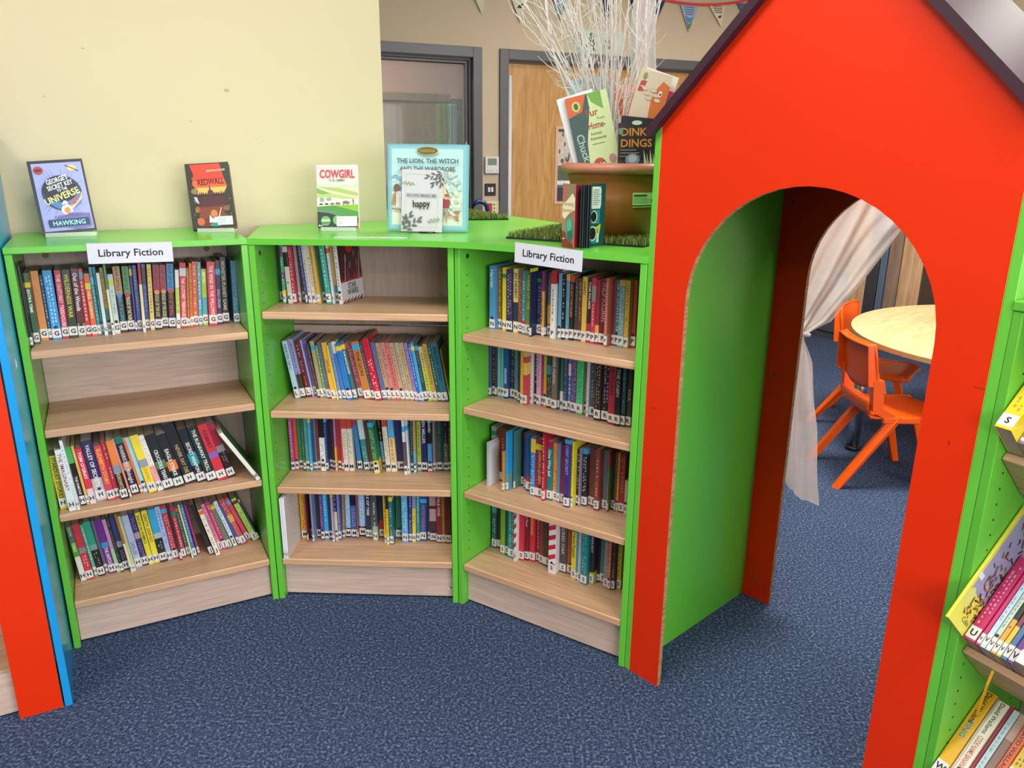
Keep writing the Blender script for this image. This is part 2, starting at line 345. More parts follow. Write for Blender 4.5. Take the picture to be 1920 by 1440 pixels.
def f(b):
    b.box(-.2, .2, -.012, 0, -.08, .08, paint('b4cdb4', .5, .04, 20, name='mint_sign'), .002)
    K = paint('14241a', .5, .04, 20)
    for x, z, r in ((-.06, .045, .018),): b.disc((x, -.0125, z), (1, 0, 0), (0, 0, 1), r, K)
    for q in (((-.09, .03), (-.05, .028), (-.03, -.02), (-.06, -.02)), ((-.05, -.01), (-.02, -.06), (-.04, -.065), (-.07, -.02)), ((-.07, -.01), (-.11, -.05), (-.12, -.04), (-.09, 0)), ((.04, .03), (.08, .03), (.08, .05), (.12, 0), (.08, -.05), (.08, -.03), (.04, -.03)), ((-.17, .06), (-.14, .06), (-.14, -.06), (-.17, -.06))):
        b.add([(x, -.0125, z) for x, z in q], [tuple(range(len(q)))[::-1]], K)
part('plate', t, f)
# bunting: ribbon and pennants
t = thing('bunting_ribbon', 'red ribbon of the paper bunting along the far wall', 'ribbon', FX)
def f(b):
    m = paint('d83a38', .6, .04, 20); vs = []; n = 60
    def zz(x): return 2.52 + .06*((x-2.13)/.5)**2 if x > 1.6 else 2.525 + .02*math.sin(x*5)
    for i in range(n+1):
        x = -.2+3.2*i/n; z = zz(x); vs += [(x, -.02, z), (x, -.02, z+.018), (x, -.017, z), (x, -.017, z+.018)]
    b.add(vs, [q for i in range(n) for q in ((i*4, i*4+4, i*4+5, i*4+1), (i*4+2, i*4+3, i*4+7, i*4+6), (i*4+1, i*4+5, i*4+7, i*4+3), (i*4, i*4+2, i*4+6, i*4+4))], m)
part('ribbon', t, f)
flags = [(.36, .52, 2.55, .475, 2.344, 'c9c3a4', 'pale paper pennant nearest the cream wall edge', 1), (.655, .83, 2.53, .758, 2.306, 'cfc9ae', 'cream printed pennant left of the white twigs', 2), (.98, 1.13, 2.53, 1.06, 2.335, '5f7f9c', 'blue picture pennant behind the left white twigs', 3),
         (1.36, 1.5, 2.53, 1.43, 2.365, '262c4c', 'navy pennant behind the middle of the white twigs', 0), (1.60, 1.74, 2.53, 1.68, 2.37, '15151c', 'black pennant behind the right part of the twigs', 0), (1.78, 1.92, 2.54, 1.84, 2.37, '23284a', 'navy pennant at the right edge of the white twigs', 0),
         (2.05, 2.21, 2.518, 2.14, 2.335, '9aa8be', 'blue landscape pennant with printed lines right of the twigs', 4), (2.30, 2.455, 2.54, 2.434, 2.387, 'd0c4ac', 'cream printed pennant beside the purple roof edge', 2), (2.56, 2.72, 2.57, 2.66, 2.44, '4c6480', 'dark picture pennant touching the purple roof edge', 3)]
for x0, x1, zt, xa, za, h, lb, kind in flags:
    t = thing('bunting_pennant', lb, 'pennant', FX @ Matrix.Translation((xa, 0, za)), 'paper pennants of the bunting')
    def f(b):
        P = [(0, 0), (x1-xa, zt-za), (x0-xa, zt-za)]
        b.prism(P, -.018, -.0165, paint(h, .7, .12, 30), 'y')
        H_ = zt-za
        def at(u, v): # u across -1..1, v up 0..1
            c = ((x0+x1)/2-xa)*v; wd = (x1-x0)/2*v*.8
            return (c+u*wd, -.0185, H_*v)
        K = paint('2c2c34', .7, .1, 30)
        if kind in (2, 4):
            for v in (.92, .83, .74, .65): b.add([at(-.8, v), at(.8, v), at(.8, v+.035), at(-.8, v+.035)], [(0, 1, 2, 3)], K if kind == 2 else paint('4a5a90', .7, .1, 30))
        if kind == 1: b.add([at(-.5, .75), at(.5, .75), at(.5, .9), at(-.5, .9)], [(0, 1, 2, 3)], K)
        if kind == 2: b.add([at(-.7, .42), at(.4, .42), at(.7, .56), at(-.2, .5)], [(0, 1, 2, 3)], K)
        if kind in (3, 4):
            b.add([at(-1, .36), at(1, .36), at(1, .6), at(.2, .52), at(-1, .62)], [(0, 1, 2, 3, 4)], paint('5088b0', .7, .2, 30)); b.add([at(-1, .12), at(1, .12), at(1, .4), at(0, .3), at(-1, .38)], [(0, 1, 2, 3, 4)], paint('6a7a48', .7, .2, 30))
    part('paper', t, f)
# cupboards along the right wall, seen through the arch
RX = frame(2.5036, 6.3656, 0, -62)
def cup(name, label, x0, x1, m, z1=1.9, doors=1):
    t = thing(name, label, 'cupboard', RX @ Matrix.Translation((x0, 0, 0)))
    part('body', t, lambda b: b.box(0, x1-x0, .02, .35, 0, z1, m, .003))
    for k in range(doors):
        w_ = (x1-x0)/doors; part('door', t, lambda b: b.box(k*w_+.003, (k+1)*w_-.003, 0, .02, .06, z1-.02, m, .002))
LW = wood('b58a64', 'd8b08a', (26, 26, 1.2), .45, 'light_cupboard_wood'); BW2 = wood('7d6555', '99806c', (26, 26, 1.2), .5, 'brown_cupboard_wood'); DG2 = paint('3a3a40', .4, .06, 8)
cup('grey_plinth_unit', 'dark grey low unit behind the gauze curtain at the far wall', -.28, .33, paint('4a4c52', .5, .06, 8), .42)
cup('wooden_cupboard', 'narrow light wooden cupboard left of the dark grey post', .34, .5, LW)
cup('grey_post', 'dark grey tall post unit behind the round table', .5, .60, DG2)
cup('blue_grey_post', 'slim blue grey post between dark post and brown cupboard', .605, .66, paint('5a6a80', .35, .05, 8))
cup('wooden_cupboard', 'brown wooden cupboard directly behind the round table edge', .67, .775, BW2)
cup('wooden_cupboard', 'light wooden cupboard behind the table, right of the brown one', .78, .955, LW)
cup('dark_recess_box', 'dark brown box coloured as the recess at the right inside the arch', .96, 1.6, paint('4a382e', .6, .1, 8), 1.9, 2)  # dark of the recess put into the colour of a solid box
b = MB(); b.box(-.05, .07, -.06, .0, .43, .55, paint('2a88b8', .4, .05, 20), .01)
tag(b.build('blue_tub', X=RX @ Matrix.Translation((.2, .1, 0))), 'small blue tub on the dark unit behind the curtain', 'tub')
# ceiling lights: real fittings with a lamp each
for i, (x, y, share) in enumerate(LIGHTS):
    t = thing('ceiling_light', 'square white ceiling light panel above the library', 'ceiling light', frame(x, y, CEIL, 28), 'square ceiling light panels')
    def f(b):
        for a in ((-.3, .3, -.3, -.275), (-.3, .3, .275, .3), (-.3, -.275, -.275, .275), (.275, .3, -.275, .275)): b.box(a[0], a[1], a[2], a[3], -.02, 0, WHITE)
    part('rim', t, f)
    if i == 0: DIF = emit('fff8ee', 5, 'lit_diffuser')
    part('diffuser', t, lambda b: b.box(-.275, .275, -.275, .275, -.008, -.002, DIF))
    L = bpy.data.lights.new('panel_lamp', 'AREA'); L.shape = 'SQUARE'; L.size = .54; L.energy = LAMP_W*share; L.color = (1, .975, .93)
    lo = bpy.data.objects.new('panel_lamp', L); col.objects.link(lo); lo.parent = t; lo.location = (0, 0, -.022)
# ---------------------------------------------------------------- bookcases
ST = .018
def bookcase(label, P, ang, shelves, own_top, depth=.32, tilt=False, mitre=(0, 0), zbase=0):
    X = frame(P.x, P.y, 0, ang); t = thing('bookcase', label, 'bookcase', X, 'low green library bookcases')
    Wd = .6
    for k, x0 in enumerate((0.0008, Wd-ST-.0008)):
        sp = part('side_panel', t, lambda b: b.box(x0, x0+ST, 0, depth+.1 if own_top else depth, .0, HS, GREEN, .0012))
        xi = x0+ST+.0004 if k == 0 else x0-.0004
        def holes(b):
            sg = 1 if k == 0 else -1
            for yy in (.037, .25):
                z = .19
                while z < 1.1:
                    b.disc((xi, yy, z), (0, sg, 0), (0, 0, 1), .0026, DARK, 6); z += .032
            b.disc((xi, .04, HS-.028), (0, sg, 0), (0, 0, 1), .008, paint('5a6a58', .3, .1, 30, metal=.6), 10); b.disc((xi+.0003*sg, .04, HS-.028), (0, sg, 0), (0, 0, 1), .004, DARK, 8)
        o = part('shelf_pin_holes', sp, holes, 'stuff')
    xa, xb = ST+.0015, Wd-ST-.0015
    part('plinth', t, lambda b: b.box(xa, xb, .026, .044, .008, .13, ASH, .001))
    # back boards, each its own
    zz = [.13, .36, .615, .87, HS-.002]
    for i in range(4): part('back_board', t, lambda b: b.box(xa, xb, .30, .312, zz[i]+(.002 if i else 0), zz[i+1]-.002, BACKW if i % 2 else ASH, .001))
    for z in shelves:
        if not tilt: part('shelf', t, lambda b: b.box(xa+.0005, xb-.0005, .008 if z > .2 else .002, .298, z-.0225, z, BEECH, .0025))
        elif z > .14:
            Y = Matrix.Translation((0, .032, z)) @ Matrix.Rotation(R(-45), 4, 'X')
            sh = part('tilted_shelf', t, lambda b: b.box(xa, xb, 0, .13, -.0165, 0, BEECH, .0015, X=Y))
            def scr(b):
                for x in (xa+.025, xb-.025): b.disc(Y @ Vector((x, .02, -.0168)), Vector((1, 0, 0)), (Y.to_3x3() @ Vector((0, 1, 0))), .005, CHROME, 8)
            part('screw', sh, scr)
    if own_top:
        part('top', t, lambda b: b.box(-.0005 if mitre[0] == 0 else 0, Wd, -.003, depth+.115, HS+.0005, HT, GREEN, .002))
        def k(b):
            for x in (.075, .52): b.disc((x, .2995, 1.13), (1, 0, 0), (0, 0, 1), .009, paint('6a5840', .6, .1, 30), 12)
        part('cam_cover', t, k)
    return t
caseA = bookcase('lime green bookcase with wooden shelves between blue panel and corner', P0, AA, (.910, .685, .430, .150), True)
caseB = bookcase('lime green bookcase in the middle with a half empty top shelf', P1, AB, (.969, .656, .400, .147), False)
caseC = bookcase('lime green bookcase right of the middle one, against the red arch', P2, AC, (.913, .685, .404, .149), False)
caseD = bookcase('lime green bookcase with tilted shelves at the right picture edge', PR, AD, (.906, .493, .165), True, tilt=True)
part('scuff', caseB, lambda b: (b.box(.562, .574, .0255, .0262, .034, .038, WHITE), b.box(.570, .5735, .025, .0262, .037, .043, BLACK)))
# green counter top sweeping over the middle and right cases
def fillet(a, p, c, d, n=8):
    u = (a-p).normalized()*d; v = (c-p).normalized()*d; q = []
    for i in range(n+1):
        s = i/n; q.append((p+u)*(1-s)**2 + p*2*s*(1-s) + (p+v)*s*s)
    return q
ov = -.003
fB = P1 + D2(AB-90)*.003; fC = P3 + D2(AC-90)*.003
cr = P2 + (D2(AB-90)+D2(AC-90)).normalized()*.003
pts = [fB] + fillet(fB, cr, fC, .17) + [fC]
tl = TUN + D2(AT)*(-.0185)                                          # outer face of the arch's left side
rear_dir = D2(-62); rp = Vector((.176, 2.871))
hit = tl + D2(AT+90)*.337
pts += [tl + D2(AT+90)*.03, hit - D2(AT)*.001, rp, rp - rear_dir*.93]
far_c = rp - rear_dir*.93
q0 = e28*(WE+.003) + n28*(far_c.dot(n28)); pts += [q0, e28*(WE+.003) + n28*(WN-.002)]
mit = P1 + (P1-P0).normalized()*0 + D2(103)*.45
pts += [e28*(P1.dot(e28)-.2) + n28*(WN-.002), mit] if False else [mit + D2(28)*.002]
pts = [Vector(q) for q in pts]
t = thing('counter_top', 'wide lime green counter top curving over the two right bookcases', 'counter')
part('top', t, lambda b: b.prism([(q.x, q.y) for q in pts], HS+.0005, HT, GREEN))
def f(b):
    a = rp + D2(28+180)*.02 + rear_dir*.32; c = far_c + D2(208)*.02; d = D2(208)*.016
    b.prism([(a.x, a.y), (c.x, c.y), (c.x+d.x, c.y+d.y), (a.x+d.x, a.y+d.y)], 0, HS, GREEN)
part('rear_panel', t, f)
# ---------------------------------------------------------------- the red and green play house with its arch
def gable(w, ez, leg, zc, n=28):
    """front outline (x,z) of a gabled board with a round-headed doorway"""
    r = (w-2*leg)/2; cx = w/2
    p = [(0, 0), (leg, 0)] + [(cx - r*math.cos(math.pi*i/n), zc + r*math.sin(math.pi*i/n)) for i in range(n+1)] + [(w-leg, 0), (w, 0), (w, ez), (w/2, ez+w/2), (0, ez)]
    return p
TX = frame(TUN.x, TUN.y, 0, AT)
house = thing('play_house', 'red gabled play house tunnel with lime green sides and purple roof', 'play house', TX)
TW, TD = .755, .635
def arch_board(b, y0, y1, w=TW, ez=1.49, leg=.098, zc=1.087):
    # split into left part, right part and head so that faces stay simple
    r = (w-2*leg)/2; cx = w/2; n = 24
    arc = [(cx - r*math.cos(math.pi*i/n), zc + r*math.sin(math.pi*i/n)) for i in range(n+1)]
    L = [(0, 0), (leg, 0)] + arc[:n//2+1] + [(cx, ez+w/2), (0, ez)]
    Rr = [(w-leg, 0), (w, 0), (w, ez), (cx, ez+w/2)] + arc[n//2:]
    for P in (L, Rr):
        k = len(P); vs = [(x, y0, z) for x, z in P] + [(x, y1, z) for x, z in P]
        b.add(vs, [tuple(range(k))[::-1] if P is None else tuple(range(k)), tuple(range(k, 2*k))[::-1]], RED)
        ed = []
        for i in range(k):
            j = (i+1) % k; a, c = P[i], P[j]
            if abs(a[0]-cx) < 1e-6 and abs(c[0]-cx) < 1e-6: continue
            ed.append((i, k+i, k+j, j))
        b.add(vs, ed, EDGE)
part('front_board', house, lambda b: arch_board(b, 0, .015))
part('rear_board', house, lambda b: arch_board(b, .607, .622))
for x0 in (-ST-.0006, TW+.0006):
    sp = part('side_panel', house, lambda b: b.box(x0, x0+ST, .0, TD, 0, 1.49-(.0 if x0 < 0 else 0), GREEN, .001))
    part('edge_lipping', sp, lambda b: b.box(x0 + (ST if x0 < 0 else -.0006), x0+(ST+.0006 if x0 < 0 else 0), -.0003, .02, 0, 1.488, LIPPING))
for sgn in (0, 1):
    # 45 degree roof slabs
    def f(b):
        c = TW/2; e = c+ST+.004; z0 = 1.49 + .0005; th = ST*math.sqrt(2)
        P = [(c-e, z0-(ST+.004)+.0), (c, z0+c), (c, z0+c+th), (c-e-.0, z0-(ST+.004)+th)]
        P = [(c-e-ST*.7, z0-(ST+.004)-ST*.7+th), (c-e, z0-(ST+.004)), (c, z0+c), (c, z0+c+th)]
        if sgn: P = [(2*c-x, z) for x, z in P][::-1]
        b.prism(P, -.022, TD+.022, PURPLE, 'y')
    part('roof_slab', house, f)
def f(b):
    for x, z in ((.032, .075), (.03, .78), (.03, 1.3), (.725, .1), (.725, .8)): b.disc((x, .6066, z), (1, 0, 0), (0, 0, 1), .006, paint('6a5a38', .4, .1, 30), 10); b.disc((x, .6063, z), (1, 0, 0), (0, 0, 1), .003, DARK, 6)
part('screw_cap', house, f)
def f(b):
    for x, z, w_, h_ in ((.02, .80, .004, .006), (.03, .802, .003, .005), (.71, .9, .003, .008), (.735, 1.02, .02, .0015)): b.box(x, x+w_, -.0004, 0, z, z+h_, paint('8a1a08', .6, .1, 50))
part('scuff', house, f)
# ---------------------------------------------------------------- the blue and red house front at the left edge
HX = frame(-1.1919, 1.7094, 0, 29.1)
lh = thing('house_shelf', 'red house front with a blue side panel at the left picture edge', 'play house', HX)
def f(b):
    w_ = TW; b2 = MB(); arch_board(b2, 0, .015)
    for v in range(len(b2.v)): b2.v[v] = (b2.v[v][0]-w_, b2.v[v][1], b2.v[v][2])
    b.v, b.f, b.m, b.mats, b.sm = b2.v, b2.f, b2.m, b2.mats, b2.sm
part('front_board', lh, f)
part('side_panel', lh, lambda b: b.box(.0045, .0225, -.002, .69, 0, 1.49, BLUE, .0012))
part('side_panel', lh, lambda b: b.box(-TW-.02, -TW-.002, -.002, .64, 0, 1.49, BLUE, .0012))
for sgn in (0, 1):
    def f(b):
        c = TW/2; e = c+.0225; th = ST*math.sqrt(2); P = [(-c-e, 1.468), (-c, 1.491+c), (-c, 1.491+c+th), (-c-e, 1.468+th)]
        if sgn: P = [(-2*c-x, z) for x, z in P][::-1]
        b.prism(P, -.02, .62, PURPLE, 'y')
    part('roof_slab', lh, f)
part('plinth', lh, lambda b: b.box(-TW+.002, -.002, .03, .048, .005, .122, ASH, .001))
part('shelf', lh, lambda b: b.box(-TW+.002, -.002, .05, .35, .1, .122, BEECH, .002))
part('back_board', lh, lambda b: b.box(-TW+.002, -.002, .30, .312, .122, 1.48, BACKW))
part('inner_panel', lh, lambda b: b.box(-.02, -.002, .05, .30, .122, 1.4, BACKW))
t = thing('peeling_label', 'torn white label stuck on the blue panel edge', 'label', HX @ Matrix.Translation((.0229, .12, .905)))
part('paper', t, lambda b: (b.box(0, .0006, 0, .03, 0, .014, WHITE), b.box(0, .0006, 0, .012, .014, .024, WHITE)))
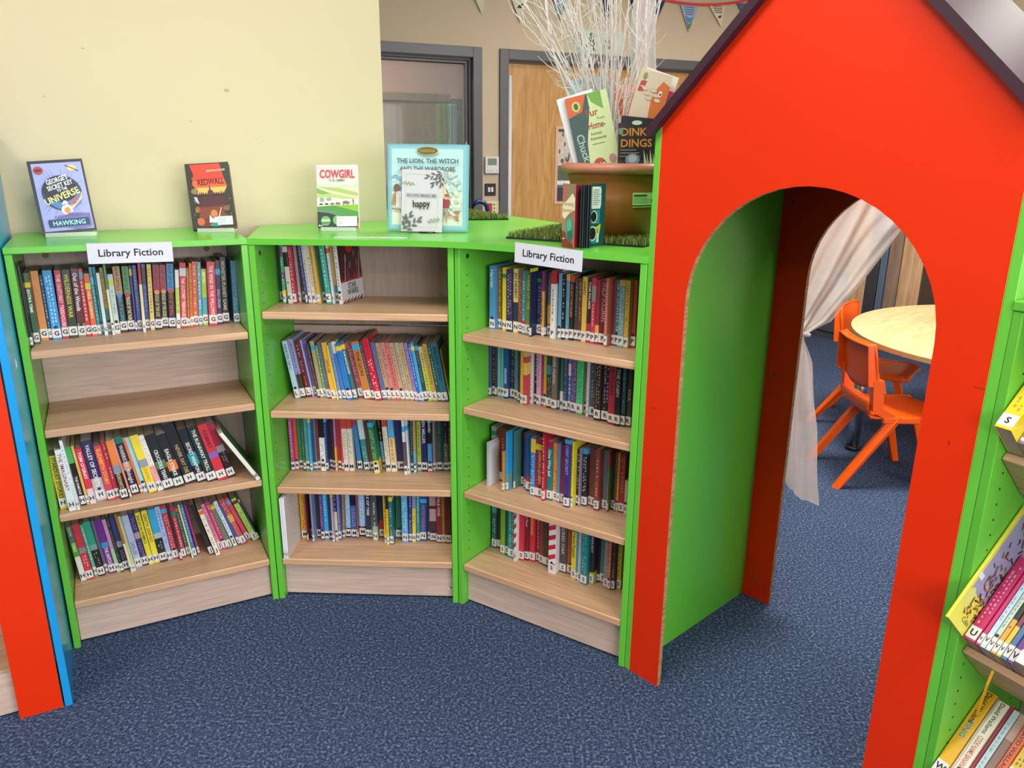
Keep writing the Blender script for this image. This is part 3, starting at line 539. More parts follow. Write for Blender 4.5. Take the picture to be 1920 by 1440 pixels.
BOOKS = """
@A1 A 0.910
11 60 6.8 221 0.0 1f2226 G
22 98 13.3 197 0.0 2f5a40 G EXTRA_TIME/e8e8e0 b=.13,.2,d8c020
35 141 19.4 196 0.0 c98a3e G ~/b070a0
55 144 8.8 184 0.0 2a3a5c G ~/c0c8d8
65 139 23.3 196 0.0 2196d6 G ~/d8ecff
89 146 17.6 194 -1.2 b8324e G THE_13-STOREY_TREEHOUSE/f0d0d0
107 141 22.2 195 -1.2 1f3a2a G WILDERNESS_WAR/d8c040
129 145 20.4 196 -1.2 5a2030 G Out_of_the_Woods/f0e8e8 b=.8,1,8a8a50
152 149 13.8 195 0.0 c0303a G ~/f0e0d0 b=.05,.15,5a98b8
167 142 15.0 181 0.0 d8623a G NEIL_GAIMAN/f4e0a0 b=.15,.25,e0c840
182 144 9.0 199 0.0 2f8a94 G ~/a0d0d0 b=.15,.25,4ab0d0
192 163 7.1 196 0.0 3a93a5 G ~/b0d8d8
199 136 9.3 182 0.0 cfe0dc G
209 164 10.4 193 0.0 c9a040 G ~/604020 b=.62,1,3a9a9a
220 130 6.9 206 0.0 4a8a5a G b=.35,1,e0dcc0
227 146 14.7 175 0.0 b9cfcf G ~/7090a0 b=.1,.18,d8c840
243 158 19.2 195 0.0 1c1a1c G SANDS_OF_THE_SCORPION/50a8c0,.46 b=0,.42,b08860 T=BEAR_GRYLLS/302018 dot=.43,4090c8
262 163 18.4 193 -1.3 1c1416 G TRACKS_OF_THE_TIGER/e8d8b0,.46 b=0,.42,4f8f58 T=BEAR_GRYLLS/183018 dot=.43,c03038
281 160 6.8 195 -1.5 4a3a7a G b=.05,.15,d8c030
289 162 12.3 195 -1.6 3f5fa8 G ~/d0a040
301 130 7.6 204 -2.1 b83a3a G b=.3,1,e8d8a8
310 166 12.6 197 -2.5 3a4f9a G ~/8090c0 b=.05,.3,30343c
323 154 12.3 197 -3.0 d6bf70 G ~/5a4020
336 154 19.0 194 -3.7 1a1a1c G GOLD_OF_THE_GODS/c8c080,.46 b=0,.42,8f2f3f T=BEAR_GRYLLS/401018 dot=.42,d89050
355 169 18.7 191 -3.7 1a1a1c G GOLD_OF_THE_GODS/d8d090,.46 b=0,.42,a0303f T=BEAR_GRYLLS/401018 dot=.42,d89050
374 162 19.8 194 -3.7 1a1a20 G WAY_OF_THE_WOLF/c85030,.46 b=0,.42,2a86c0 T=BEAR_GRYLLS/102848 dot=.42,c84030
395 150 11.4 177 -4.2 e0e0d8 G ~/b02838 b=.3,.75,b5cf60
407 144 18.7 197 -4.3 c02f3f G THE_13-STOREY_TREEHOUSE/f0d8d0 b=.08,.2,c8c8c8
426 148 7.1 181 -4.3 a06a40 G ~/e0c060
433 148 8.5 195 -4.3 c8763a G ~/603020
442 155 15.6 198 -4.3 c85a3a G ~/f0d0a0
459 157 11.0 196 -3.9 5aa5b5 G ~/e0f0f0
471 156 15.1 174 -3.6 a5c040 G BETSY/f0f0d0 b=.5,.8,50a0b0
488 143 24.2 196 -2.9 c83a4a G THE_WIND_IN_THE_WILLOWS/f0d0d0
513 153 15.1 198 -2.9 2c2a50 G DALI_CROSS/c0b0e0,.45 b=.13,.22,3a98d0
530 161 19.2 206 -2.2 221e22 G MONSTER_PLANET_GAME/c0c0a0
562 152 17.0 195 -1.6 4a7f9f G ~/a0c8d8
@A3 A 0.430
23 48 21.0 185 2.8 c9b93e H STARDUST_STORIES/202018 b=0,.1,3a3a20
46 23 19.1 190 3.5 d8e4e6 H THE_IMAGINARY/a03848
66 22 8.5 217 4.5 dfe6e8 H ~/8090a0
76 49 13.7 187 5.3 1a1a1c H THE_FAMOUS/d8d8d8,.5 b=0,.28,3fa35a
91 50 7.6 187 5.4 d9b060 H
100 47 16.0 177 5.5 d6394d H TOM_O'GRAY/f8f0f0 b=.72,1,e8c0c8
117 62 29.5 191 5.8 2f3560 H VALLEY_OF_SECRETS/f0f0f0 b=.62,1,b8bcb8
147 52 19.6 176 5.8 d04455 H ELIZABETH_STORY/f0c040
167 61 14.0 187 5.8 b83a45 H ~/e0c0c0
182 42 19.0 190 6.0 2a2226 H HOROWITZ/d8c080,.55 b=0,.42,e08040 b=.42,.56,8090a0
205 42 5.4 195 7.8 d88a80 H
212 65 20.2 192 8.3 232a4a H WARRIORS_Midnight/d8d0c0 b=0,.12,1f7a6a b=.44,.58,c08878
235 66 7.5 187 9.2 d87a40 H
243 67 12.8 185 9.5 9fd0e0 H
258 57 23.4 191 10.1 e6d440 H GRANNY/d09030,.55 b=.42,.55,9098a8
283 60 16.4 188 11.1 e8e4da H ~/c07090 b=.55,.9,e0a0a0
301 58 29.6 186 11.2 25272a H CROCODILE_TEARS/e8e8e8,.28 b=.48,.62,507858
332 61 28.2 181 11.7 25272a H EAGLE_STRIKE/e8e8e8,.28 b=.5,.68,d87830
364 76 32.8 206 13.4 23262c H NEVER_SAY_DIE/c0a070,.35
399 72 27.2 185 13.4 24282c H SECRET_WEAPON/e8e8e8,.25 b=.45,.68,2f8f98
427 63 29.0 192 13.3 20302c H THE_RUNAWAY_TROLL/e8e8e0
457 59 28.6 196 13.3 c8323f H OSBERT/302028,.1 b=.5,.6,8060b0
489 68 23.4 192 14.7 2a1a1e H ~/c0a0a0,.5 b=0,.4,9a2a3f b=.4,.52,909090
565 4 12.6 198 29.8 dcdcd4 H d=.2
@A4 A 0.150
38 126 15.3 188 5.3 d8d8d0 H FIBBS/d8e890,.3 b=0,.3,5a6a62 b=.3,.55,5a9a48 T=OLIVER/c0c0b0
54 127 19.5 192 5.3 c4384a H ~/f0d8d0,.55 b=.42,.52,8a8a8a
75 138 10.3 182 5.8 5fae94 H ~/e0f0e0
86 133 19.0 192 6.0 222224 H ~/c0c0c0,.55 b=0,.42,2f9a80 b=.42,.52,70a098
106 145 10.7 186 6.0 6f6080 H
117 136 19.1 190 6.1 6a2f8a H THE_SWITCH/f0e0f8,.52 b=.42,.52,3a90d0
137 133 10.9 188 6.1 c88ab8 H b=.55,1,9ac59a
148 131 9.6 194 6.1 2f3038 H ~/80a060
158 138 16.9 189 6.1 2a2c3a H ~/b0b0b0,.6 b=0,.45,3a4580 b=.45,.56,9098a0
177 111 6.8 209 6.5 a86f2f H b=.5,1,d8d0b8
184 113 7.8 199 6.5 b5c08a H
192 135 19.4 187 6.5 a9b5d6 H SADLER/6070a0,.5
212 143 16.9 186 6.5 3a2f7a H ~/c0a850 b=.36,.48,a09098
230 138 15.4 189 6.5 d9d23a H Emil_and_the_ANIMALS/302820
246 143 17.1 189 5.9 e0d840 H GRETA_ZARGO/903030
264 139 22.1 191 5.7 1f2a2c H ~/b0c0c0,.6 b=0,.45,3aa5d0 b=.45,.55,b0b8b8
286 141 15.1 195 5.7 9fb8e6 H ~/4050a0
302 143 18.9 195 5.8 b8414f I ~/f0d0d0 b=.06,.14,5aa8d0
322 125 6.0 196 5.8 4a2a3a I
328 138 14.7 187 5.8 b03a52 I ~/f0e0a0 b=.1,.18,2a8a60
345 143 10.9 186 6.5 4a6f72 I ~/d0d0b0 b=.05,.12,c87838
357 122 5.2 198 7.0 d8d890 I
363 129 10.6 194 7.2 3a78b0 I ~/d0e0f0
377 139 7.2 185 7.7 a83a78 J
412 117 12.7 192 12.7 2a2826 J
429 104 14.2 176 13.1 e8e0cc J ~/303030 b=.02,.1,e07030
444 140 11.5 179 13.5 d88aa8 J ~/803060
457 136 15.0 185 13.5 b8406f J ~/f0c0d0
473 134 13.7 178 14.9 6a7a62 J b=.04,.12,e0b830
490 144 12.6 180 16.0 d8e0ea J ~/3050a0
507 144 8.1 174 18.3 2f5fa0 J
516 144 17.9 186 18.5 b8485a J ~/f0d890 b=.35,.5,d89a40
537 166 13.6 177 19.4 d0506a J b=.06,.14,58b0e0
552 163 3.1 162 19.4 7a2a30 J
556 152 16.7 177 19.4 a5d060 J ~/284020 b=.05,.12,703030
574 156 5.2 177 19.0 2f4068 J b=.04,.1,d8b030
@B1 B 0.969
10 185 23.5 183 0.0 2a4a44 K
34 141 9.4 197 0.0 4a9a78 K ~/c0f0d0 b=.1,.25,6a4a80 b=.5,.6,6a4a80 b=.78,.92,d8c030
46 160 10.3 182 1.6 1f4030 K
59 143 14.2 179 2.5 c8c4c0 K ~/303030,.6 b=.1,.35,18181a
73 149 10.4 178 2.6 b02a48 K ~/f0d0d8
84 172 8.5 195 2.5 b0a8a4 K ~/806860
95 182 17.7 181 3.9 5a5a68 K b=.08,.16,c84838
114 147 4.9 189 4.4 3a4a90 K ~/d0d8f0
120 156 12.0 198 4.5 c8c4bc K ~/405080
133 157 15.1 188 4.9 d0ccc0 K ~/806850
149 150 7.2 184 4.6 c89a38 K ~/705018
157 150 3.7 181 4.9 d8b848 K ~/806020
161 178 18.6 180 4.6 1f7a80 K
181 143 15.2 185 4.8 3aa090 K ~/d0f0e0
197 153 7.1 193 4.2 d0d4d8 K ~/3060a0 b=.1,.18,c84848
204 172 13.9 188 4.2 c8a858 K b=.7,1,4888b0
219 149 12.9 190 3.9 d8d8d8 K ~/505050 d=.145
@B2 B 0.656
59 140 16.0 194 9.2 a9c4dc L PIRATES_OF_C/405878
76 149 15.1 199 9.2 8a90c0 L ~/403050 b=.6,1,3a3a28
92 159 15.5 190 9.2 6a2028 L ~/c09090
108 165 5.6 192 9.0 9aa8d8 L
115 172 14.0 188 9.8 6f5aa8 L ~/d06080
130 153 7.8 182 8.9 4a4030 L ~/b0a060
138 154 12.8 191 7.4 a89878 L b=.08,.16,3aa0d8
152 155 10.1 177 7.1 7ab05a L ~/f0f0e0
163 146 17.2 190 7.1 5a6a78 L ~/90a0b0
180 136 16.1 191 7.1 e0a838 L HOUSE/704018,.3
198 132 5.9 184 7.9 d8c040 L
205 138 9.3 191 8.2 6a90c8 L ~/304880
216 142 13.3 194 8.7 4a7ab8 L b=0,.2,d8d8c0
232 134 17.7 188 9.6 2a78c8 L b=.04,.12,e8c838
252 140 11.6 196 10.7 3a6f70 L THE_MAGICIAN'S/e8f0f0 b=.05,.13,e8c838
265 158 21.1 192 11.1 9a4a58 L ~/e0b0b0
287 142 24.7 195 11.0 b87838 L THE_LION/503018 b=.05,.14,3aa8e0
313 141 10.8 197 11.0 4a4a58 L ~/a0a0a8
324 134 20.9 206 10.5 c41f38 L ~/f0e0e0,.32 d=.15
346 143 14.2 194 10.5 5a6890 L
361 143 14.2 192 10.3 b09078 L ~/704838
376 144 14.6 193 10.3 c08078 L ~/803030
391 143 14.2 193 10.3 c86a6a L ~/702028
406 144 14.6 193 10.3 b8987a L ~/904030
422 142 14.8 194 10.1 a8a088 L ~/786040
437 140 15.1 194 10.0 b0986f L ~/705030
453 136 11.1 195 9.6 8a80b8 L ~/403070
465 131 8.0 194 9.5 3a5fc0 L ~/e0e0f0
473 133 10.5 195 9.4 4aa0c8 L b=.05,.12,e8c838
484 137 10.7 193 9.4 2f4a50 L ~/80a0a0 b=.04,.12,30a0d8
496 138 15.8 183 9.6 b8b878 L ~/504828 b=.4,1,b8c848
513 134 14.8 193 10.1 b89848 L ~/604818
529 135 10.5 193 10.1 2f5a54 L ~/c0d0c0
540 133 22.5 195 10.1 2a7088 L BELOW_ZERO/183848
564 147 4.1 173 9.9 c89a48 L
@B3 B 0.400
26 143 13.3 187 0.0 a84888 M ~/f0c0e0
40 148 10.3 192 0.0 d0503a M
51 157 16.0 193 0.0 1f8a6a M
67 145 7.3 181 0.0 3a5a40 M ~/c0c080
75 150 15.3 196 0.0 5a9a98 M
91 142 7.6 190 0.0 4aa8e0 M b=0,.1,c8b868
99 155 7.4 197 0.0 38506a M b=0,.08,e0b830
107 151 6.7 194 0.0 5a6f90 M
114 156 10.2 180 0.0 8a3a3a M
125 148 17.9 185 0.0 e0e4ea M ~/304060,.45 b=0,.36,18181c
143 149 7.3 191 0.0 2a4880 M ~/a0b0d8 b=0,.1,4aa8e0
151 171 10.2 190 0.0 302c38 M
162 163 13.9 182 0.0 5a3038 M
176 146 4.7 191 0.0 a880b0 M b=.55,1,d8b848
182 160 13.4 192 0.0 a83038 M
195 152 6.5 186 0.0 c8404a M
204 150 16.7 188 1.2 d6d0c0 M ~/605850,.25 b=0,.2,c04838
222 149 16.5 189 1.2 d6d0c0 M ~/605850,.25 b=0,.2,c04838
247 163 16.5 195 4.3 3a78b0 M b=.1,.18,a83848
271 156 19.1 181 5.8 3f8088 M ~/b0d8d8,.45 b=0,.38,b8d4d8
292 158 17.6 187 5.8 6a4a40 M
311 128 17.7 181 5.8 2f7a4a M ~/d0e0c0,.1 b=.74,1,d8c848 b=0,.08,38a8d8 d=.15
329 180 11.1 181 4.7 6ab0d8 M ~/f0f0f0,.05 b=0,.46,18181c
346 151 16.5 195 3.5 d6d0c0 M ~/605850,.25 b=0,.18,c04838
364 150 18.7 194 3.1 e8d898 M BINNY_IN_SECRET/c03838,.4 b=0,.38,5aa8d8 b=0,.05,d8a830
383 166 27.7 193 2.9 2a3068 M
411 129 10.4 193 1.7 d8dce0 M b=.12,.22,48a8d8 b=.4,.85,605058
422 134 6.8 194 1.6 c8d8e8 M b=.12,.2,48a8d8
429 151 11.5 199 0.0 2f4a50 M ~/90a0a0
441 139 8.0 196 0.0 a89060 M b=.6,1,70a0b8
450 160 13.9 178 0.0 a0b848 M ~/506020
464 159 19.1 199 0.0 1f2560 M BEN_MILLER/d0d0e8
486 154 15.1 196 0.0 4a90c8 M DAVID/e0e0e0,.08 b=0,.48,14181c b=0,.1,38a0d8 b=.9,1,d05040
502 163 9.0 185 0.0 8090a0 M
511 168 5.1 195 0.0 a04040 M
517 164 15.8 195 0.0 1f5a54 M ~/508a80
533 169 5.1 200 0.0 404850 M
539 165 14.7 182 0.0 586870 M ~/c0c0c0,.05 b=0,.46,16181a
554 166 11.0 192 0.0 6a2048 M ~/d090b0
@B4 B 0.147
26 2 4.8 214 0.0 dfe2ea M d=.24
32 2 4.2 214 0.0 e4e6ee M d=.24
37 3 4.2 214 0.0 e8e8ec M d=.24
46 137 23.5 199 0.0 d09a30 M ~/604010
70 120 3.0 198 0.0 7a3038 M ~/c09090
71 152 15.8 183 0.0 28282c M
87 114 6.6 194 0.0 8090b8 M
94 150 18.2 185 0.0 2f3a48 M
113 133 10.5 198 0.0 6a4a80 M ~/c0a0d0
124 137 15.7 194 0.0 2fa0e0 M ~/b0e0f8
140 141 16.2 192 0.0 404858 M
157 117 6.1 191 0.0 a0a0c8 M b=0,.12,d8c848
164 132 8.9 188 0.0 2a2f58 M ~/c0c0d0,.05 b=.42,1,d8cc98
173 136 9.7 199 0.0 5a68b0 M ~/d0d0f0
183 151 9.8 182 -1.2 8a6f58 M ~/d0c0a0
194 158 17.4 180 -1.2 8ab8d8 M ~/f0f8f8 b=.8,1,16161a
214 156 21.9 198 0.0 3a5a98 M ~/a0b8e0 b=0,.38,14183c
236 149 3.0 192 0.0 a03a48 M
239 168 23.7 197 0.0 8ab8d8 M ~/f0f8f8 b=.8,1,16161a
263 158 17.8 194 -1.6 2a3058 N TALE_OF_TIME/e0e0e8
282 155 9.1 191 -1.3 707878 N
293 138 15.8 181 0.0 4a5250 N ~/e8e8e8,.2 b=.7,1,90b8a0
310 164 25.8 190 0.0 1f3a5a N b=.65,1,a03040
336 119 10.0 196 0.0 e0c030 N ~/604818
346 108 8.0 192 0.0 d8b828 N ~/303018 b=0,.3,28241c
355 114 12.7 196 0.0 2a7078 N ~/c0e0e0,.3 b=.1,.18,e8c830
368 159 24.7 197 -1.3 2f6a4a N
395 132 20.5 190 0.0 5aa8d8 N ~/f0f8ff
416 137 12.1 199 -1.3 2f3f90 N ~/e0c040 b=.04,.12,e0c030
429 134 12.0 196 -1.3 d8c840 N ~/303080,.4 b=0,.35,8090b8
442 140 11.7 180 -1.3 3a9098 N ~/c0e8e8
454 145 22.3 179 -1.3 2a50a8 N MISTER_MONDAY/b07030,.25 b=.12,.2,48b0e8
479 154 9.4 193 0.0 383c48 N
488 145 24.4 190 0.0 4a3038 N b=.05,.3,b09098 b=.36,.6,c0a0a8
513 134 18.2 186 0.0 8a2838 N TALE_ONE/e0d0d0
532 133 10.3 196 0.0 a88838 N ~/403010
543 132 20.8 184 0.0 6f1f1f N
@C1 C 0.913
44 115 20.8 193 0.0 4a88c0 N Harriet/d0e4f0
65 130 15.0 188 0.0 8a6a20 N ~/d8c060
88 120 15.4 191 0.0 d8c838 N b=.1,.16,2a8a50
104 117 22.6 187 0.0 3f2f58 N ~/d0c0e0
130 116 19.2 192 0.0 d8c878 N JO_NESBO/201810 b=.52,.82,28384a
149 113 16.0 190 0.0 8a4a38 O ~/d0a080
166 108 12.1 189 0.0 3a8a98 O ~/b0e0e0 b=.78,.95,b83040
178 109 23.2 191 0.0 6a8a3a O WINGS_OF_FIRE/d8c850
202 93 3.5 200 0.0 1f2848 O b=0,.05,d8c838
204 127 20.7 187 0.0 2a3058 O ~/b0b0d0 b=.1,.16,2a8a60
225 118 7.9 191 0.0 c8963a O ~/402010,.4 b=0,.3,7a2a5a
233 124 3.0 190 0.0 3a3a58 O
235 133 15.5 187 0.0 6a7a78 P b=.5,.8,d8b048
251 152 7.3 188 0.0 5a2028 P
259 110 15.6 195 0.0 d8d4d4 P ~/604048,.25 b=0,.18,b02838
282 118 11.0 191 0.0 5a9ab8 P
294 119 10.3 188 0.0 1a1a1c P ~/e0e0e0
304 123 10.9 190 0.0 5a9ab0 P b=0,.1,c8a850
316 124 13.2 187 0.0 2a2020 P OFF_SIDE_TOM_PALMER/e07838 b=0,.1,b85040
330 129 10.8 179 0.0 3a4844 P ~/90a090
341 129 14.4 180 0.0 6a4038 P ~/c09070
356 124 14.6 187 0.0 d8b850 P WIRED/403018
371 127 14.6 185 0.0 3a2830 P TOM_PALMER/e0d8c0 b=.7,1,a03848
386 123 12.8 187 0.0 c03848 P ~/f0c0c8 b=.12,.36,909090
399 125 11.6 182 0.0 983040 P b=.7,.85,d8a848
411 126 24.6 186 0.0 702030 P PHILIP_PULLMAN/c8a0a8
436 108 8.8 191 0.0 b86858 P ~/e0b0a0
446 136 8.6 183 0.0 a03038 P
455 135 14.6 186 0.0 2a7a98 P ~/c0e0e8
470 124 18.3 188 0.0 7aa0a0 P ~/d0e0e0 b=0,.08,c8a848
489 123 13.4 189 0.0 c8a848 P ~/604818
503 140 13.3 188 0.0 a84038 P
@C2 C 0.685
18 146 6.2 190 0.0 4a4a80 P b=0,.15,282838
25 157 12.9 182 0.0 28262a P ~/b0b0b0
38 153 3.1 186 0.0 38383c P ~/b0b0b0
42 162 17.6 199 0.0 7ab8c0 P
60 156 11.3 196 0.0 5aa8c0 P
72 153 14.7 179 0.0 1f4a8a P DRAGONS/e0e8f8,.45
87 168 23.8 184 0.0 3a3038 P ~/c09858
111 156 14.0 194 0.0 1f88b0 R
126 151 20.1 179 0.0 702830 R
146 134 10.4 198 0.0 c8b048 R ~/c03838
157 133 11.5 191 0.0 c04048 R b=0,.2,c8b868 b=.3,.5,d8b848
169 154 9.2 179 0.0 d0d0d0 R ~/806070
179 163 13.0 199 0.0 1c1c20 R ~/e0d0b0
192 154 14.8 184 0.0 c098c0 R ~/806090
208 158 10.7 183 0.0 b83848 R
219 152 11.1 192 0.0 9aa838 R b=.5,1,c89030
231 150 20.5 192 0.0 2f4038 S ~/a0b0a0 b=.3,.45,408090
251 144 16.7 180 0.0 6a625a R RIVER_FRIEND/c8c0b0
269 153 3.0 198 0.0 30343c R b=.1,.18,48a8e0
272 161 14.7 190 0.0 2f7a58 R b=.7,1,d8d8d8
287 154 13.1 188 0.0 3a4070 R ~/a090c0
301 158 12.2 185 0.0 4a88b8 R ~/f0f0e0 b=.2,.4,e0e0d8
314 152 19.7 179 0.0 5a4a78 R ~/c0a0d0
334 150 19.8 188 0.0 4ac080 R ~/205838
354 160 16.1 198 0.0 988860 R
371 142 7.2 185 0.0 c8ccd8 R ~/505868,.4
378 149 25.1 193 0.0 4a5868 R ~/c0c8d0
404 129 21.6 179 0.0 2a2420 R ~/c0a880
426 133 26.8 183 0.0 221c22 R ~/b8b0b8
453 121 20.2 185 0.0 a82838 R NEVERSEAS/481018
474 117 18.3 179 0.0 1c1c1c R THE_CABIN/b8b8b8
493 122 12.7 191 0.0 2a5058 R ~/60a0a8
506 129 14.9 184 0.0 38342e R FOUR/b0a080,.4
@C3 C 0.404
40 132 17.2 187 0.0 8a948a R ~/404840 b=.08,.16,2a7a58
58 142 61.0 177 0.0 8a2a2a R ~/d0a060
119 76 6.5 134 0.0 a8883f S ~/504018
126 87 6.7 198 0.0 5a9098 S b=0,.7,2a98d8
133 146 5.0 178 0.0 18181c S
139 112 3.5 196 0.0 4a8078 S
140 150 19.5 178 0.0 202024 S
160 136 12.5 190 0.0 3a4a88 S b=0,.1,a03848
173 126 31.7 194 0.0 2a5a98 S b=.75,.9,b03848
205 103 16.3 193 0.0 3a80c0 S ~/e0e8f0 b=.02,.25,d8c048
222 105 33.2 191 0.0 8a3038 S DEMON_QUEEN/d8a858 b=.08,.18,d8c030
255 89 8.6 220 0.0 c02038 S ~/f0f0f0
265 103 18.5 192 0.0 1f7a78 S One_Way_Jail/e8f0e0 b=0,.1,a03048
284 108 18.1 191 0.0 d89048 S ~/704018
302 103 8.4 194 0.0 4a88b8 S
311 109 21.0 190 0.0 a83040 S
333 90 18.1 218 0.0 3f2f80 S DEEP_SECRET/90a0e8 b=0,.06,48a8e8
351 100 7.3 211 0.0 e0d838 S ~/806818
359 121 10.8 181 0.0 1c1c1c S ~/d0d0d0
370 116 3.0 188 0.0 9a88b8 S
372 129 17.2 187 0.0 1f2a24 S ~/e0f0e0 b=0,.1,48a0c8
389 141 10.7 190 0.0 7a3a40 S
400 136 17.5 191 0.0 6a4a38 S
418 121 15.4 194 0.0 8a3f3a S ~/d8b068,.15
434 143 22.7 190 0.0 6a7078 S
458 130 3.1 199 0.0 6a8a48 S b=0,.3,a85038
461 153 13.0 183 0.0 2a4048 S
475 145 3.7 189 0.0 8a5030 S
479 148 7.9 189 0.0 d8a030 S ~/403010
487 150 16.9 187 0.0 9a2a2a S ~/d0a080
508 144 10.4 110 0.0 b8ac9a S
@C4 C 0.149
30 149 17.7 185 0.0 4a98a8 S ~/d0f0f0,.4 b=.3,1,2a5868
48 155 30.8 200 0.0 3a2a28 S
80 127 17.1 192 0.0 6a9a3a S
100 129 11.6 182 0.0 2a4a38 S
112 123 29.2 184 0.0 1f8898 S ~/c0d860
142 113 10.1 195 0.0 e8e0e4 S STRIPE/c02840
152 128 17.6 194 0.0 c83040 S
170 137 12.9 186 0.0 6a2830 S Cory_Flood/e0d0d8
184 142 19.4 190 0.0 c02a38 S ODDFANG/e0b040
204 152 14.4 186 0.0 8a2030 S ~/e0b0b0
219 146 15.7 186 0.0 7a3838 S
235 143 37.0 180 0.0 4a3a2a S ~/806848
272 114 26.2 186 0.0 e8e0e4 S STRIPE/c02840 d=.15
299 138 25.6 186 0.0 4a4648 S SACRED_OAK/c0b8b8
325 142 24.3 185 0.0 a05838 S
350 123 17.5 185 0.0 d8c838 S Harry_Pepper/40381c b=0,.12,1f6a4a
368 121 7.5 187 0.0 4a88b0 S
376 119 13.5 192 0.0 b8c0d8 S
390 111 22.7 189 0.0 1a8088 S ~/a0d0a0 d=.15
413 126 13.8 187 0.0 2a2830 S STARFLIGHT/c0c0d8 b=.78,1,b8b838
428 148 7.8 196 0.0 28242a S
436 152 21.7 199 0.0 4a7a90 S
458 132 16.7 199 0.0 8a8278 S ~/b8b8b0
475 127 9.2 192 0.0 c06850 S ~/f0d0c0
485 133 10.3 197 0.0 3f2a40 S ~/c0a8c0
496 147 14.4 179 0.0 c0a838 S ~/604818
511 161 6.1 185 0.0 2a6a3a S
"""
# ---------------------------------------------------------------- shelved books
ORD = ['first', 'second', 'third', 'fourth', 'fifth', 'sixth', 'seventh', 'eighth', 'ninth', 'tenth', 'eleventh', 'twelfth', 'thirteenth', 'fourteenth', 'fifteenth', 'sixteenth', 'seventeenth', 'eighteenth', 'nineteenth', 'twentieth']
def ordinal(n):
    if n <= 20: return ORD[n-1]
    t = {2: 'twenty', 3: 'thirty', 4: 'forty'}[n//10]
    return {2: 'twentieth', 3: 'thirtieth', 4: 'fortieth'}[n//10] if n % 10 == 0 else t + '-' + ORD[n % 10-1]
CN = dict(black='1c1c20', charcoal='3a3c40', grey='808488', white='e0e0e0', cream='dcd2b4', tan='b09878', brown='6a4a36', maroon='682430', red='c03038', crimson='b02848', pink='cc8090', orange='d87a38', yellow='dcc83c', mustard='c09a3c', olive='6a7a40', green='4a9a50', teal='2a8088', mint='90c8b0', blue='3a80c8', navy='2a3060')
CN['light blue'] = '90c0e0'; CN['dark green'] = '2a4a38'; CN['purple'] = '5a3a88'; CN['lilac'] = 'a898c8'; CN['slate'] = '5a6a7c'; CN['lime'] = 'a8c848'; CN['magenta'] = 'a84080'
def cname(h):
    c = [int(h[i:i+2], 16) for i in (0, 2, 4)]
    return min(CN, key=lambda k: sum((a-int(CN[k][i:i+2], 16))**2 for a, i in zip(c, (0, 2, 4))))
def cov(h): return paint(h, .33, .05, 60)
